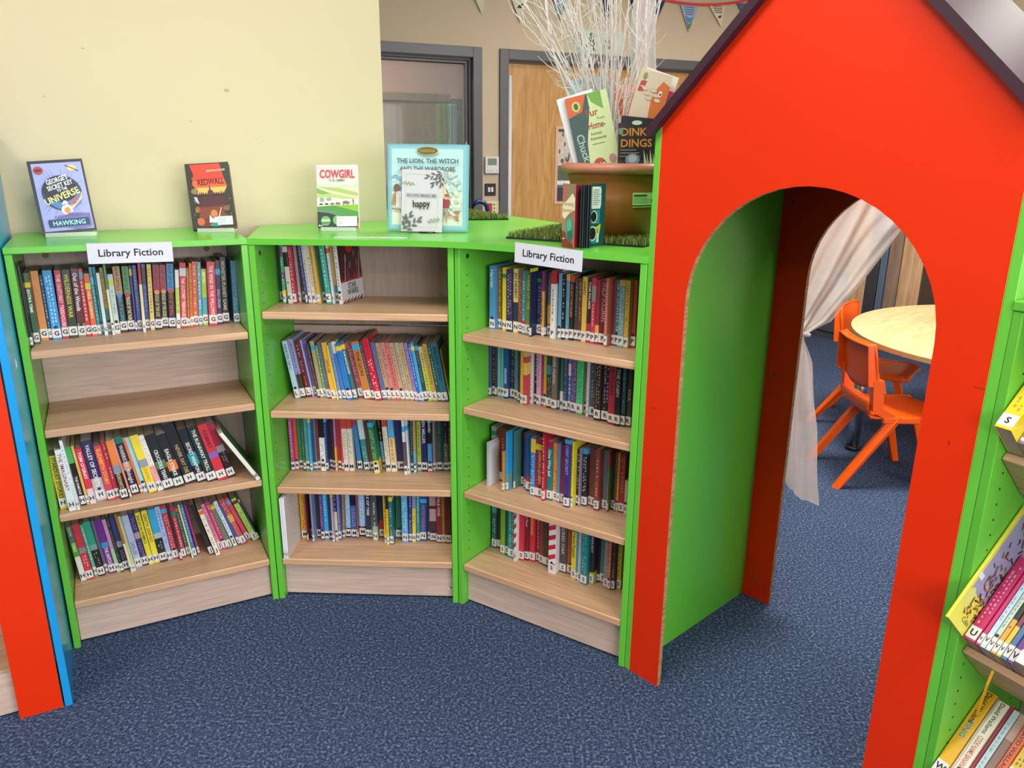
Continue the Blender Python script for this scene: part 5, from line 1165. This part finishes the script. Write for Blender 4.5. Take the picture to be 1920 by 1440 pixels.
def f(b):
    a = Art(b); a.rect(0, W4, 0, H4, '74b2c2'); a.rect(.006, W4-.006, .006, H4-.006, '86c0ca'); a.rect(.013, W4-.017, .016, H4-.014, 'bcdcdc'); a.rect(.014, W4-.018, .017, .12, 'd6dccc'); a.rect(.014, W4-.018, .19, H4-.015, 'b4dcde')
    rr = random.Random(2)
    for k in range(40): a.ell(rr.uniform(.02, .055), rr.uniform(.09, .19), .007, .006, rr.choice(('86b4cc', 'a4ccd8', 'd8e8ea', '6a9cc0')), 8)
    for k in range(46): a.ell(rr.uniform(.19, .235), rr.uniform(.06, .18), .007, .006, rr.choice(('c4d8cc', 'a8c8c8', 'd8e0d0', 'b8d0c8')), 8)
    for k in range(5): a.rect(.03+k*.006, .034+k*.006, .07-.002*k, .12, 'dcdcd8')
    a.ell(.032, .13, .01, .012, '7a5a4a'); a.poly([(.016, .075), (.02, .11), (.03, .115), (.026, .08)], 'b87a58'); a.poly([(.016, .068), (.06, .062), (.06, .058), (.016, .063)], '9a8060')
    for k in range(9): a.ell(.185-k*.001, .1+k*.008, .012-k*.0006, .006, 'e8ccac', 10)
    a.poly([(.176, .07), (.2, .07), (.205, .092), (.195, .1), (.18, .098)], '9a3f4c'); a.ell(.192, .104, .007, .008, 'd8a888'); a.ell(.194, .109, .008, .005, '8a6a48'); a.poly([(.176, .045), (.184, .045), (.188, .07), (.178, .07)], '9a968c'); a.poly([(.19, .045), (.198, .045), (.198, .07), (.188, .07)], '9a968c'); a.rect(.178, .182, .026, .046, 'b08868'); a.rect(.191, .195, .028, .046, 'b08868')
    for k in range(6): a.poly([(.2, .055-k*.002), (.232, .03+k*.003), (.233, .032+k*.003), (.2, .057-k*.002)], ('b06848', 'a88868', 'c09078')[k % 3])
    a.rect(.222, .234, .052, .062, 'b86a4a'); a.rect(.227, .229, .03, .052, '9a7858')
    a.ell(.131, .243, .034, .0125, 'b8a860', 28); a.ell(.131, .243, .032, .011, '6a5a30', 28); a.text('NARNIA', .131, .2385, .0095, 'a89450', .052)
    a.text('THE LION, THE WITCH', .131, .206, .0135, '3a5058', .198); a.text('AND THE WARDROBE', .131, .182, .0135, '3a5058', .178); a.rect(.17, .22, .165, .1665, '9ab0ac'); a.rect(.18, .21, .153, .1545, '9ab0ac')
part('front_cover_print', t, f)
t = thing('easel_foot', 'black oval easel foot under the pale blue picture book', 'book stand', frame(-.272, 2.45, HT+.0003, -7))
def f(b): b.prism([(.026*math.cos(2*math.pi*i/20), .016*math.sin(2*math.pi*i/20)) for i in range(20)], 0, .004, BLACK)
part('foot', t, f)
part('prop', t, lambda b: b.box(-.03, .03, .06, .064, 0, .15, BLACK, .0005, X=Matrix.Rotation(R(-6), 4, 'X')))
part('spine_bar', t, lambda b: b.box(-.006, .006, -.01, .07, .001, .0035, BLACK))
X = rectframe(-.356, 2.4585, 1.1915, -6.5, 7.5, -1.2); W5, H5 = .132, .19
t = thing('greeting_card', 'white card with grey leaves reading BOOKS MAKE ME happy', 'card', X)
part('card', t, lambda b: b.box(0, W5, 0, .0012, 0, H5, paint('c6c6cc', .6, .02, 20)))
def f(b):
    a = Art(b)
    for q in ((.012, .0126, .015, H5-.014), (W5-.0166, W5-.016, .015, H5-.014), (.012, W5-.016, .015, .0156), (.012, W5-.016, H5-.0146, H5-.014)): a.rect(*q, '9a9a9a')
    def leaf(x, z, an, L, h, wd=.22):
        c, s = math.cos(R(an)), math.sin(R(an)); P = [(0, 0), (.35, wd), (.7, wd*.8), (1, 0), (.7, -wd*.5), (.35, -wd*.6)]
        a.poly([(x+L*(u*c-v*s), z+L*(u*s+v*c)) for u, v in P], h)
    def sprig(x, z, an, L, n, ll, h):
        c, s = math.cos(R(an)), math.sin(R(an)); a.poly([(x, z), (x+L*c, z+L*s), (x+L*c-s*.0007, z+L*s+c*.0007), (x-s*.0007, z+c*.0007)], h)
        for i in range(n):
            u = (i+.4)/n; leaf(x+L*u*c, z+L*u*s, an+(38 if i % 2 else -38), ll, h)
        leaf(x+L*c, z+L*s, an, ll, h)
    G1, G2 = '5f6662', '8a9878'
    sprig(.128, .184, 200, .045, 5, .017, G1); sprig(.126, .182, 235, .04, 5, .018, G1); sprig(.128, .18, 262, .03, 4, .017, G1)
    sprig(0, .15, -8, .034, 6, .01, G2); sprig(.004, .003, 62, .05, 5, .02, G1); sprig(.016, .002, 40, .05, 5, .02, G1); sprig(.01, .003, 82, .036, 4, .017, G1); sprig(.128, .04, 190, .034, 6, .011, G2)
    a.text('BOOKS MAKE ME', W5/2, .107, .0098, '7c7c80', .094); a.text('happy', W5/2, .076, .022, '26262a', .055, 4)
part('print', t, f)
# ---------------------------------------------------------------- artificial grass mats
GR = [paint(h, .8, .1, 60) for h in ('4f6a22', '6f8a2e', '88964a', '3c4f1c', '9aa45c')]
def mat_grass(label, pts, n, seed):
    t = thing('grass_mat', label, 'grass mat'); part('backing', t, lambda b: b.prism(pts, HT+.0004, HT+.005, paint('1c1f1a', .9, .1, 60)))
    xs = [p[0] for p in pts]; ys = [p[1] for p in pts]; rr = random.Random(seed)
    def inside(x, y):
        c = False; j = len(pts)-1
        for i in range(len(pts)):
            if (pts[i][1] > y) != (pts[j][1] > y) and x < (pts[j][0]-pts[i][0])*(y-pts[i][1])/(pts[j][1]-pts[i][1])+pts[i][0]: c = not c
            j = i
        return c
    def f(b):
        k = 0
        while k < n:
            x, y = rr.uniform(min(xs), max(xs)), rr.uniform(min(ys), max(ys))
            if not inside(x, y): continue
            k += 1; a = rr.uniform(0, 6.28); h = rr.uniform(.012, .022); l = rr.uniform(.001, .010); w_ = .0011; c, s = math.cos(a), math.sin(a); z = HT+.004
            b.add([(x-s*w_, y+c*w_, z), (x+s*w_, y-c*w_, z), (x+c*l*.5+s*w_*.8, y+s*l*.5-c*w_*.8, z+h*.6), (x+c*l*.5-s*w_*.8, y+s*l*.5+c*w_*.8, z+h*.6), (x+c*l, y+s*l, z+h)], [(0, 1, 2, 3), (3, 2, 4)], rr.choice(GR))
    o = part('blades', t, f, 'stuff')
mat_grass('artificial grass mat under the terracotta pot', [(-.022, 2.296), (.352, 2.084), (.40, 2.16), (.36, 2.5), (.20, 2.70)], 9000, 1)
mat_grass('artificial grass mat behind the pale blue picture book', [(-.45, 2.93), (-.171, 2.958), (-.0177, 3.0), (-.19, 3.36), (-.32, 3.4)], 6000, 2)
# ---------------------------------------------------------------- open board book
t = thing('flap_book', 'open board book with gold lettering standing before the pot', 'book')
def leafb(name, a, c, h, th, m, zb=HT+.0005):
    a, c = Vector(a), Vector(c); d = (c-a).normalized(); n = Vector((-d.y, d.x))*th
    return part(name, t, lambda b: b.prism([(a.x, a.y), (c.x, c.y), (c.x+n.x, c.y+n.y), (a.x+n.x, a.y+n.y)], zb, zb+h, m))
HB = .1655
sp = Vector((.205, 2.135))
c1 = leafb('front_cover', (.1315, 2.0951), (.1597, 2.0467), HB, .0025, paint('b0604a', .35, .3, 18))
def wallart(a, c, fn):
    a, c = Vector(a), Vector(c); d = (c-a).normalized(); n = Vector((d.y, -d.x)); L = (c-a).length
    def f(b):
        k = [0]
        def P(u, z): p = a+d*(u*L)+n*(.0004+.00008*k[0]); return (p.x, p.y, HT+.0005+z*HB)
        def poly(pts, h): k[0] += 1; b.add([P(u, z) for u, z in pts], [tuple(range(len(pts)))], cov(h))
        def ell(u, z, ru, rz, h): poly([(u+ru*math.cos(i*.3927), z+rz*math.sin(i*.3927)) for i in range(16)], h)
        def txt(s, u, z, cap, h, wm): k[0] += 1; b.text(s, cov(h), lambda x, y: P(u+x/L, z+y/HB), cap, wm)
        fn(poly, ell, txt)
    part('cover_print', t, f)
def fc(poly, ell, txt):
    poly([(0, 0), (1, 0), (1, 1), (0, 1)], 'b4705c'); poly([(.45, .78), (1, .7), (.9, 1), (.5, 1)], '8a8468'); poly([(0, 0), (1, 0), (.9, .08), (.4, .14), (.3, .24), (0, .26)], '8a2c34'); poly([(0, .28), (.35, .24), (.3, .5), (0, .5)], 'a88a74')
    ell(.66, .3, .34, .2, '3f9a82'); ell(.7, .2, .25, .1, '2a6a6a'); ell(.6, .36, .2, .1, '6ab4a0')
    poly([(.0, .5), (.2, .44), (.6, .54), (1.05, .6), (1.05, .78), (.85, .86), (.3, .72), (.02, .7)], 'f0e8d0'); txt('Interesting', .5, .66, .011, 'c09a30', .05); txt('Inventors', .5, .56, .011, 'c09a30', .05)
    poly([(.1, .12), (.25, .13), (.25, .15), (.1, .14)], 'f0e8e8')
wallart((.1315, 2.0951), (.1597, 2.0467), fc)
leafb('inner_cover', (.1625, 2.052), (.198, 2.105), HB*.985, .002, paint('7a1c30', .4, .08, 20))
for i in range(5):
    leafb('board_page', (.178+.0065*i, 2.046+.004*i), (.203+.002*i, 2.112), HB*.985, .0028, paint(('1c2a2c', '26383a', '141e20', '30404a', '1a2628')[i], .3, .1, 20))
leafb('board_page', (.211, 2.112), (.2495, 2.134), HB*.99, .003, paint('1f4a50', .4, .1, 20))
def fp(poly, ell, txt):
    poly([(0, 0), (1, 0), (1, 1), (0, 1)], '1c4c54'); poly([(0, .6), (.62, .6), (.68, .66), (.68, .9), (.62, .95), (0, .95)], 'dce0dc')
    for k in range(8): poly([(.1, .66+k*.033), (.45+.08*(k % 3), .66+k*.033), (.45+.08*(k % 3), .674+k*.033), (.1, .674+k*.033)], '8a9494')
    poly([(0, .36), (.6, .36), (.6, .58), (0, .58)], '2a8c94'); poly([(0, .04), (.6, .04), (.6, .3), (0, .33)], '2a8c94'); ell(.18, .47, .24, .1, 'd8dcd8'); ell(.16, .47, .2, .085, '201418'); ell(.12, .2, .3, .12, 'd8dcd8'); ell(.1, .2, .25, .1, '1c1014')
    poly([(.3, .3), (.68, .36), (.68, .3), (.52, .06), (.42, .06), (.5, .26)], 'c8c030'); poly([(.4, .06), (.56, .06), (.56, .2), (.46, .2)], 'd8e0d0')
wallart((.211, 2.112), (.2495, 2.134), fp)
# ---------------------------------------------------------------- pot with twigs and books
PC = (.305, 2.335)
TERRA = paint('8f571f', .5, .1, 9, name='terracotta_plastic'); RIMT = paint('c8806a', .4, .05, 9, name='terracotta_rim')
t = thing('plant_pot', 'large terracotta coloured plastic pot with a rolled rim', 'pot', Matrix.Translation((PC[0], PC[1], HT+.006)))
part('body', t, lambda b: b.lathe([(.0, .004), (.112, 0), (.121, .004), (.133, .1), (.1365, .118), (.1345, .121), (.141, .165), (.146, .172), (.146, .186), (.138, .186), (.128, .12), (.112, .01), (0, .01)], TERRA, 48))
part('rim', t, lambda b: b.lathe([(.138, .18), (.150, .183), (.163, .188), (.168, .196), (.167, .205), (.160, .211), (.146, .212), (.138, .206), (.138, .18)], RIMT, 48))
part('soil', t, lambda b: b.lathe([(0, .13), (.128, .128)], paint('3a3028', .9, .3, 80), 24))
def f(b):
    n = 10
    def P(u, z, l=0): a = R(-62+u*32); r = .1375+l*.0002; return (r*math.cos(a)*(1-.0), r*math.sin(a), z)
    def band(u0, u1, z0, z1, h, l):
        vs = []; m_ = 8
        for i in range(m_+1):
            u = u0+(u1-u0)*i/m_; vs += [P(u, z0, l), P(u, z1, l)]
        b.add(vs, [(2*i, 2*i+2, 2*i+3, 2*i+1) for i in range(m_)], cov(h))
    band(-.5, .6, .093, .133, 'a8d08a', 1); band(-.5, .6, .095, .099, '2a4a28', 2); band(-.46, .1, .122, .128, '3a5a38', 3); band(.3, .55, .104, .116, '5a6a58', 3)
    for k in range(4): band(-.46, .2-.05*(k % 2), .104+k*.0042, .1055+k*.0042, '6a8a60', 3)
part('price_label', t, f)
# white twigs, every one its own object
TW_ = paint('dcd6d0', .6, .08, 60, name='whitewashed_twig')
rr = random.Random(11)
def twig(i):
    o = thing('white_twig', 'whitewashed birch twig standing in the terracotta pot', 'twig', Matrix.Translation((PC[0]-.02, PC[1]+.05, HT+.14)), 'white twigs bundled in the pot')
    a = rr.uniform(0, 6.28); r0 = rr.uniform(0, .035); lean = min(abs(rr.gauss(0, .3)), .55)
    az = rr.uniform(0, 6.28) if i > 22 else math.pi + rr.uniform(-.5, .5)
    if i <= 22: lean = .08 + .5*(i/22)
    if math.cos(az) > .25: lean *= .55
    L = rr.uniform(.6, .88) - lean*.12
    px, py, pz = math.cos(a)*r0, math.sin(a)*r0, 0; pts = [(px, py, pz)]; n = 16; b = MB(); ll = lean*.5
    for k in range(n):
        ll += lean*.055 + rr.uniform(-.07, .07); az += rr.uniform(-.25, .25); st = L/n
        px += math.sin(ll)*math.cos(az)*st; py += math.sin(ll)*math.sin(az)*st*.6; pz += math.cos(ll)*st
        pts.append((px, py, pz))
    b.tube(pts, [.0029*(1-.72*k/n) for k in range(n+1)], TW_, 5)
    for k in range(3, n+1):
        for rep in range(rr.choice((0, 0, 1, 1, 2))):
            p = Vector(pts[k-1]).lerp(Vector(pts[k]), rr.random()); a2 = az + rr.uniform(-2.4, 2.4); l2 = ll + rr.uniform(.0, .7); q = [p]; m_ = rr.choice((3, 4, 5)); sl = rr.uniform(.03, .15)/m_
            for j in range(m_):
                l2 += rr.uniform(-.35, .25); a2 += rr.uniform(-.6, .6); p = p + Vector((math.sin(l2)*math.cos(a2)*sl, math.sin(l2)*math.sin(a2)*sl*.6, math.cos(l2)*sl)); q.append(p)
            b.tube(q, [.0014*(1-.6*j/m_) for j in range(m_+1)], TW_, 4, False)
    b.build('stem', o)
for i in range(46): twig(i)
for pts in ([(-.03, 0, 0), (-.06, -.03, .1), (-.11, -.03, .22), (-.17, -.03, .36), (-.2, -.03, .5), (-.205, -.03, .58), (-.2, -.03, .68)], [(-.03, 0, 0), (-.06, 0, .16), (-.13, 0, .32), (-.19, 0, .44), (-.2, 0, .56), (-.215, 0, .68)], [(.02, .02, 0), (.07, .04, .2), (.1, .05, .36), (.13, .05, .5), (.15, .05, .64)]):
    o = thing('white_twig', 'whitewashed birch twig standing in the terracotta pot', 'twig', Matrix.Translation((PC[0]-.02, PC[1]+.05, HT+.14)), 'white twigs bundled in the pot')
    part('stem', o, lambda b: b.tube(pts, [.0042, .0038, .0032, .0028, .0022, .0018, .0014][:len(pts)], TW_, 6))
# books standing in the pot
def pot_book(label, x, y, z, yaw, tilt, roll, w_, h_, d_, c, art=None, pages=PAGESW, sx=1):
    X = rectframe(x, y, z, yaw, tilt, roll); o = art_book('leaning_book', label, X, w_, h_, d_, cov(c), pages); o['group'] = 'books standing in the pot'
    if art: part('front_cover_print', o, lambda b: art(Art(b, sx), w_/sx, h_))
    return o
def a_fur(a, w_, h_):
    a.rect(0, w_, 0, h_, 'c4d69a'); a.poly([(0, 0), (.028, 0), (.038, .1), (.062, h_-.04), (.062, h_), (0, h_)], '35504c'); a.poly([(0, h_-.055), (.04, h_-.045), (.058, h_), (0, h_)], 'c85a28'); a.ell(.026, h_-.028, .012, .014, 'b8c060'); a.ell(.026, h_-.028, .006, .009, '2a5a34')
    a.poly([(.062, h_), (.1, h_), (.1, h_-.05), (.07, h_-.025)], '6aa038'); a.text('Chuck', .014, .088, .021, '9ab8ac', .125, -84)
    a.text('Fur', .066, h_-.062, .019, 'a0402c'); a.text('from', .088, h_-.075, .008, '8a9a60', .024); a.text('Home-', .073, h_-.097, .019, 'a0402c', .048); a.text('Animal', .066, h_-.114, .008, '7a8a50', .034); a.text('Adventures', .07, h_-.127, .008, '7a8a50', .046); a.rect(.05, .085, h_-.14, h_-.138, '7a8a58')
    a.ell(.06, .034, .018, .02, 'b04030'); a.ell(.062, .028, .013, .014, 'd89078'); a.rect(.05, .061, .03, .041, '1c1a1c'); a.rect(.052, .059, .032, .039, 'f0f0e8'); a.rect(.066, .077, .03, .041, '1c1a1c'); a.rect(.068, .075, .032, .039, 'f0f0e8'); a.ell(.098, .045, .01, .012, 'b08080')
pot_book('green and teal open paperback leaning out of the pot at left', .196, 2.262, 1.352, -4, 6, 14, .118, .232, .016, '35504c', a_fur)
pot_book('white backed book behind the green and teal paperback', .186, 2.285, 1.352, -4, 6, 17, .105, .235, .01, 'd8dcdc')
pot_book('pale blue book behind the white twigs at left', .2, 2.40, 1.35, 6, 4, 8, .12, .29, .012, 'a4cadc', lambda a, w_, h_: (a.rect(0, w_, 0, h_, 'a8d0e0'), a.poly([(0, .1), (w_, .16), (w_, .2), (0, .19)], '4a68a8'), a.ell(.06, .25, .04, .03, 'c8e4ee')))
pot_book('white and orange book standing behind the middle twigs', .245, 2.45, 1.35, 4, 3, -2, .13, .285, .014, 'e8dcd4', lambda a, w_, h_: (a.rect(0, w_, 0, h_, 'ecdcd4'), a.rect(.0, w_, h_-.09, h_, 'e8936c'), a.ell(.03, h_-.05, .02, .025, 'f0c4a8'), a.ell(.09, h_-.06, .03, .03, 'e07040'), a.rect(.02, .11, .09, .16, 'f4f0ee')))
def a_dog(a, w_, h_):
    a.rect(0, w_, 0, h_, 'd8c8ae'); a.rect(0, w_, 0, .09, 'a8b48c'); a.ell(.02, h_-.018, .008, .01, '8a9a50'); a.rect(.019, .021, h_-.035, h_-.02, '4a3c28'); a.poly([(.006, h_-.062), (.026, h_-.06), (.03, h_-.03), (.01, h_-.032)], 'b8402c'); a.rect(.012, .024, h_-.048, h_-.045, 'f0d8d0')
    a.poly([(.05, 0), (w_, 0), (w_, h_-.03), (.085, h_-.02), (.065, h_-.05), (.06, h_-.08), (.07, .1), (.055, .06)], 'd0702c'); a.ell(.085, h_-.055, .006, .009, 'f0e8dc'); a.ell(.086, h_-.056, .003, .004, '241818'); a.ell(.1, .1, .017, .05, 'd49088', 20); a.ell(.094, .13, .009, .012, '8a6a68'); a.poly([(.055, .07), (.075, .02), (.085, .04), (.062, .1)], 'a8402c')
    for k in range(6): a.ell(.03+.01*k, h_-.05-.012*(k % 3), .012, .006, 'c0a488', 10); a.ell(.03+.01*k, h_-.05-.012*(k % 3), .0105, .0048, 'd8c8ae', 10)
pot_book('beige book with an orange animal leaning right above the roof edge', .297, 2.325, 1.412, 2, 3, -14.5, .094, .262, .012, 'd8c8ae', a_dog, sx=.094/.112)
pot_book('pink backed book behind the orange animal book', .318, 2.345, 1.40, 2, 3, -16.5, .09, .235, .01, 'b8305c')
pot_book('white book with curled corner behind the orange animal book', .30, 2.365, 1.40, 2, 3, -17, .1, .285, .008, 'e8e0d8')
def a_dink(a, w_, h_):
    a.rect(0, w_, 0, h_, '1c1618'); a.rect(0, w_, 0, .05, '3c2a4c'); a.ell(.05, h_, .014, .006, 'b8d8b0'); a.text('DINKY', .052, h_-.034, .021, 'c8862c', .088); a.text('DINGS', .05, h_-.064, .021, 'c8862c', .088); a.rect(.006, .05, h_-.073, h_-.0715, 'b0a8a8'); a.rect(.006, .058, h_-.081, h_-.0795, 'b0a8a8'); a.rect(.004, .062, h_-.09, h_-.0885, 'b0a8a8'); a.rect(.0, .012, h_-.03, h_-.014, '6a8a70')
    for k in range(8): a.poly([(.075+k*.007, .0), (.09+k*.007, .0), (.07+k*.009, h_-.07-.01*(k % 2))], ('b8c8a0', '98b088')[k % 2])
    a.ell(.04, .052, .02, .016, '78909a'); a.ell(.04, .054, .012, .01, 'a8b8b8')
pot_book('black book with orange lettering at the pot rim by the house', .293, 2.232, 1.362, -2, 3, 1, .125, .15, .016, '1c1618', a_dink)
pot_book('dark inside cover of an open book behind the black one', .302, 2.262, 1.372, 14, 10, -4, .12, .165, .006, '2c2a30')
# white gauze drape behind the twigs
b = MB(); n = 20; vs = []
for i in range(n+1):
    u = i/n
    for v in range(13):
        z = 1.15+1.595*v/12; w_ = .018+.03*math.sin(math.pi*min(1, v/9))**1; x = .51 + (u-.5)*2*w_ + .02*math.sin(v*.8); vs.append((x, 3.2+.014*math.sin(u*16+v*.3), z))
b.add(vs, [(i*13+j, (i+1)*13+j, (i+1)*13+j+1, i*13+j+1) for i in range(n) for j in range(12)], paint('e6dcdc', .85, .05, 20), True)
tag(b.build('white_drape'), 'white gauze drape hanging behind the twigs beside the house', 'drape')
# blue tubular handle behind the counter
t = thing('tubular_frame', 'dark blue tubular loop rising behind the green counter', 'frame', frame(-.3, 3.9, 0, 20))
NV = paint('16225a', .2, .05, 20)
part('loop', t, lambda b: b.tube([(.094, 0, .03), (.094, 0, 1.13), (.097, 0, 1.166), (.107, 0, 1.188), (.122, 0, 1.2), (.14, 0, 1.203), (.16, 0, 1.198), (.174, 0, 1.182), (.182, 0, 1.15), (.19, 0, 1.08), (.19, 0, .03)], .0115, NV, 12))
part('base', t, lambda b: b.box(.05, .24, -.02, .2, 0, .03, NV, .004))
# ---------------------------------------------------------------- round table and chairs beyond the arch
t = thing('round_table', 'round light wooden table with chrome legs seen through the arch', 'table', frame(2.50, 3.615, 0, 44))
TT_ = wood('d2a972', 'e6c896', (1.2, 16, 16), .35, 'light_table_laminate')
def f(b):
    for z0, z1, g, m in ((.588, .609, 0, paint('c09a68', .5, .05, 20)), (.609, .6105, -.001, TT_)):
        b.prism([((.863+g)*math.cos(2*math.pi*i/64), (.78+g)*math.sin(2*math.pi*i/64)) for i in range(64)], z0, z1, m)
part('table_top', t, f)
LX = (frame(2.50, 3.615, 0, 44).inverted() @ Vector((1.742, 3.658, 0)))
for a in (0, 90, 180, 270):
    q = Matrix.Rotation(R(a), 4, 'Z') @ LX
    if a in (90, 270): q = Vector((q.x*.98, q.y*.9, 0))
    l_ = part('leg', t, lambda b: b.tube([(q.x, q.y, .02), (q.x, q.y, .588)], .03, CHROME, 20)); part('foot', l_, lambda b: b.tube([(q.x, q.y, 0), (q.x, q.y, .022)], .034, BLACK, 20))
ORG = paint('f25806', .3, .03, 6, name='orange_polypropylene')
def chair(label, x, y, yaw):
    t = thing('child_chair', label, 'chair', frame(x, y, 0, yaw), 'orange children\'s chairs')
    def surf(b, fn, nu, nv, th):
        """thin shell over a parametric grid, thickness along the normal"""
        g = [[Vector(fn(i/nu, j/nv)) for j in range(nv+1)] for i in range(nu+1)]; vs = []; o_ = []
        for i in range(nu+1):
            for j in range(nv+1):
                du = g[min(i+1, nu)][j]-g[max(i-1, 0)][j]; dv = g[i][min(j+1, nv)]-g[i][max(j-1, 0)]; nrm = du.cross(dv).normalized()*th
                vs.append(g[i][j]); o_.append(g[i][j]-nrm)
        N = len(vs); k = lambda i, j: i*(nv+1)+j
        fs = [(k(i, j), k(i+1, j), k(i+1, j+1), k(i, j+1)) for i in range(nu) for j in range(nv)] + [(N+k(i, j), N+k(i, j+1), N+k(i+1, j+1), N+k(i+1, j)) for i in range(nu) for j in range(nv)]
        rim = [(i, 0) for i in range(nu+1)] + [(nu, j) for j in range(1, nv+1)] + [(i, nv) for i in range(nu-1, -1, -1)] + [(0, j) for j in range(nv-1, 0, -1)]
        fs += [(k(*rim[q]), N+k(*rim[q]), N+k(*rim[(q+1) % len(rim)]), k(*rim[(q+1) % len(rim)])) for q in range(len(rim))]
        b.add(vs+o_, fs, ORG, True)
    def seat(u, v):
        X_ = -.10+.36*u; Y_ = (v-.5)*2*(.165+.018*u); z = .345 - .012*math.sin(math.pi*u)*(1-(2*v-1)**2) - .03*max(0, u-.82)**1.4*6 - .012*abs(2*v-1)**4
        if u > .9: Y_ *= 1-.12*(u-.9)*10*abs(2*v-1)
        return (X_, Y_, z)
    part('seat', t, lambda b: surf(b, seat, 14, 12, .009))
    def back(u, v):
        z = .475+.185*u; Y_ = (v-.5)*2*(.172-.014*max(0, u-.75)*4); X_ = -.088-.03*u-.022*(1-(2*v-1)**2)
        z -= .035*max(0, 1-u*2.2)*(1-abs(2*v-1)**2)*1.0*(1 if u < .45 else 0)
        return (X_, Y_, z)
    part('backrest', t, lambda b: surf(b, lambda u, v: back(v, u), 14, 10, .008))
    for s in (-1, 1):                                   # folded side flanges and the uprights below them
        part('flange', t, lambda b: b.add([(-.086, s*.172, .475), (-.115, s*.160, .655), (-.153, s*.163, .648), (-.135, s*.178, .475), (-.086, s*.164, .475), (-.115, s*.152, .655), (-.153, s*.155, .648), (-.135, s*.170, .475)], [(0, 1, 2, 3), (4, 7, 6, 5), (0, 4, 5, 1), (1, 5, 6, 2), (2, 6, 7, 3), (3, 7, 4, 0)], ORG))
        part('upright', t, lambda b: b.add([(-.07, s*.14, .5), (-.115, s*.14, .5), (-.1, s*.14, .36), (-.02, s*.14, .315), (.0, s*.14, .345), (-.055, s*.14, .375), (-.07, s*.176, .5), (-.115, s*.176, .5), (-.1, s*.178, .36), (-.02, s*.178, .315), (.0, s*.178, .345), (-.055, s*.178, .375)], [(0, 1, 2, 3, 4, 5), (11, 10, 9, 8, 7, 6)] + [(i, (i+1) % 6, 6+(i+1) % 6, 6+i) for i in range(6)], ORG))
    part('top_flange', t, lambda b: surf(b, lambda u, v: (-.115-.022*(1-(2*u-1)**2)-.034*v, (u-.5)*2*.158, .659-.008*v), 12, 2, .006))
    part('rear_apron', t, lambda b: surf(b, lambda u, v: (-.088-.012*(1-(2*u-1)**2)-.016*math.sin(v*2.2), (u-.5)*2*.150, .338+.058*v), 12, 5, .008))
    def leg(x0, z0, x1, s, w0, w1):
        def f(b):
            vs = []
            for xx, zz, ww, yy in ((x0, z0, w0, .165), (x1, 0, w1, .178)):
                vs += [(xx-ww, s*yy, zz), (xx, s*(yy+.018), zz), (xx+ww, s*yy, zz), (xx+ww*.8, s*(yy-.022), zz), (xx-ww*.8, s*(yy-.022), zz)]
            b.add(vs, [(0, 1, 2, 3, 4), (9, 8, 7, 6, 5)] + [(i, (i+1) % 5, 5+(i+1) % 5, 5+i) for i in range(5)], ORG)
        part('leg', t, f)
    for s in (-1, 1):
        leg(.02, .337, -.21, s, .03, .021); leg(.11, .337, .205, s, .026, .018)
        part('side_rail', t, lambda b: b.box(-.05, .235, s*.168-.012, s*.168+.012, .306, .338, ORG, .006))
    return t
chair('orange plastic child chair nearest the arch, seen from behind', 1.684, 3.35, -1)
chair('orange plastic child chair behind the nearer one, facing the round table', 1.96, 4.103, -38)
# ---------------------------------------------------------------- gauze curtain behind the arch
CX = frame(.7942 + D2(43).x*.12, 2.2922 + D2(43).y*.12, 0, AT)
GZ = gauze('white_gauze')
t = thing('gauze_curtain', 'sheer white gauze curtain gathered to the left behind the arch', 'curtain', CX)
def lerp(P, u):
    k = u*(len(P)-1); i = min(int(k), len(P)-2); f_ = k-i
    return (P[i][0]*(1-f_)+P[i+1][0]*f_, P[i][1]*(1-f_)+P[i+1][1]*f_)
def sheet(name, Lf, Rt, nu, nv, amp, k1):
    def f(b):
        vs = []
        for j in range(nv+1):
            a, c = lerp(Lf, j/nv), lerp(Rt, j/nv)
            for i in range(nu+1):
                u = i/nu; g = 1-.55*j/nv
                vs.append((a[0]+(c[0]-a[0])*u, amp*g*(math.sin(u*k1+.8*math.sin(j*.25))+.4*math.sin(u*k1*2.3+j*.4)), a[1]+(c[1]-a[1])*u - .012*math.sin(math.pi*u)*(j/nv)))
        b.add(vs, [(j*(nu+1)+i, j*(nu+1)+i+1, (j+1)*(nu+1)+i+1, (j+1)*(nu+1)+i) for j in range(nv) for i in range(nu)], GZ, True)
    part(name, t, f)
sheet('swag', [(-.02, 1.75), (-.02, 1.45), (-.02, 1.2), (-.02, 1.05), (-.02, .95), (.0, .9)], [(.62, 1.7), (.42, 1.40), (.29, 1.232), (.20, 1.06), (.129, .949), (.055, .896)], 60, 40, .022, 17)
sheet('tail', [(.0, .885), (.0, .8), (.005, .66), (.02, .5), (.04, .4), (.057, .372)], [(.05, .885), (.087, .81), (.111, .693), (.128, .6), (.145, .48), (.167, .352)], 30, 30, .013, 11)
part('tie_band', t, lambda b: b.tube([(.03+.034*math.cos(k*.5236), .02*math.sin(k*.5236), .893) for k in range(13)], .004, paint('e8e0dc', .8, .05, 30), 6))
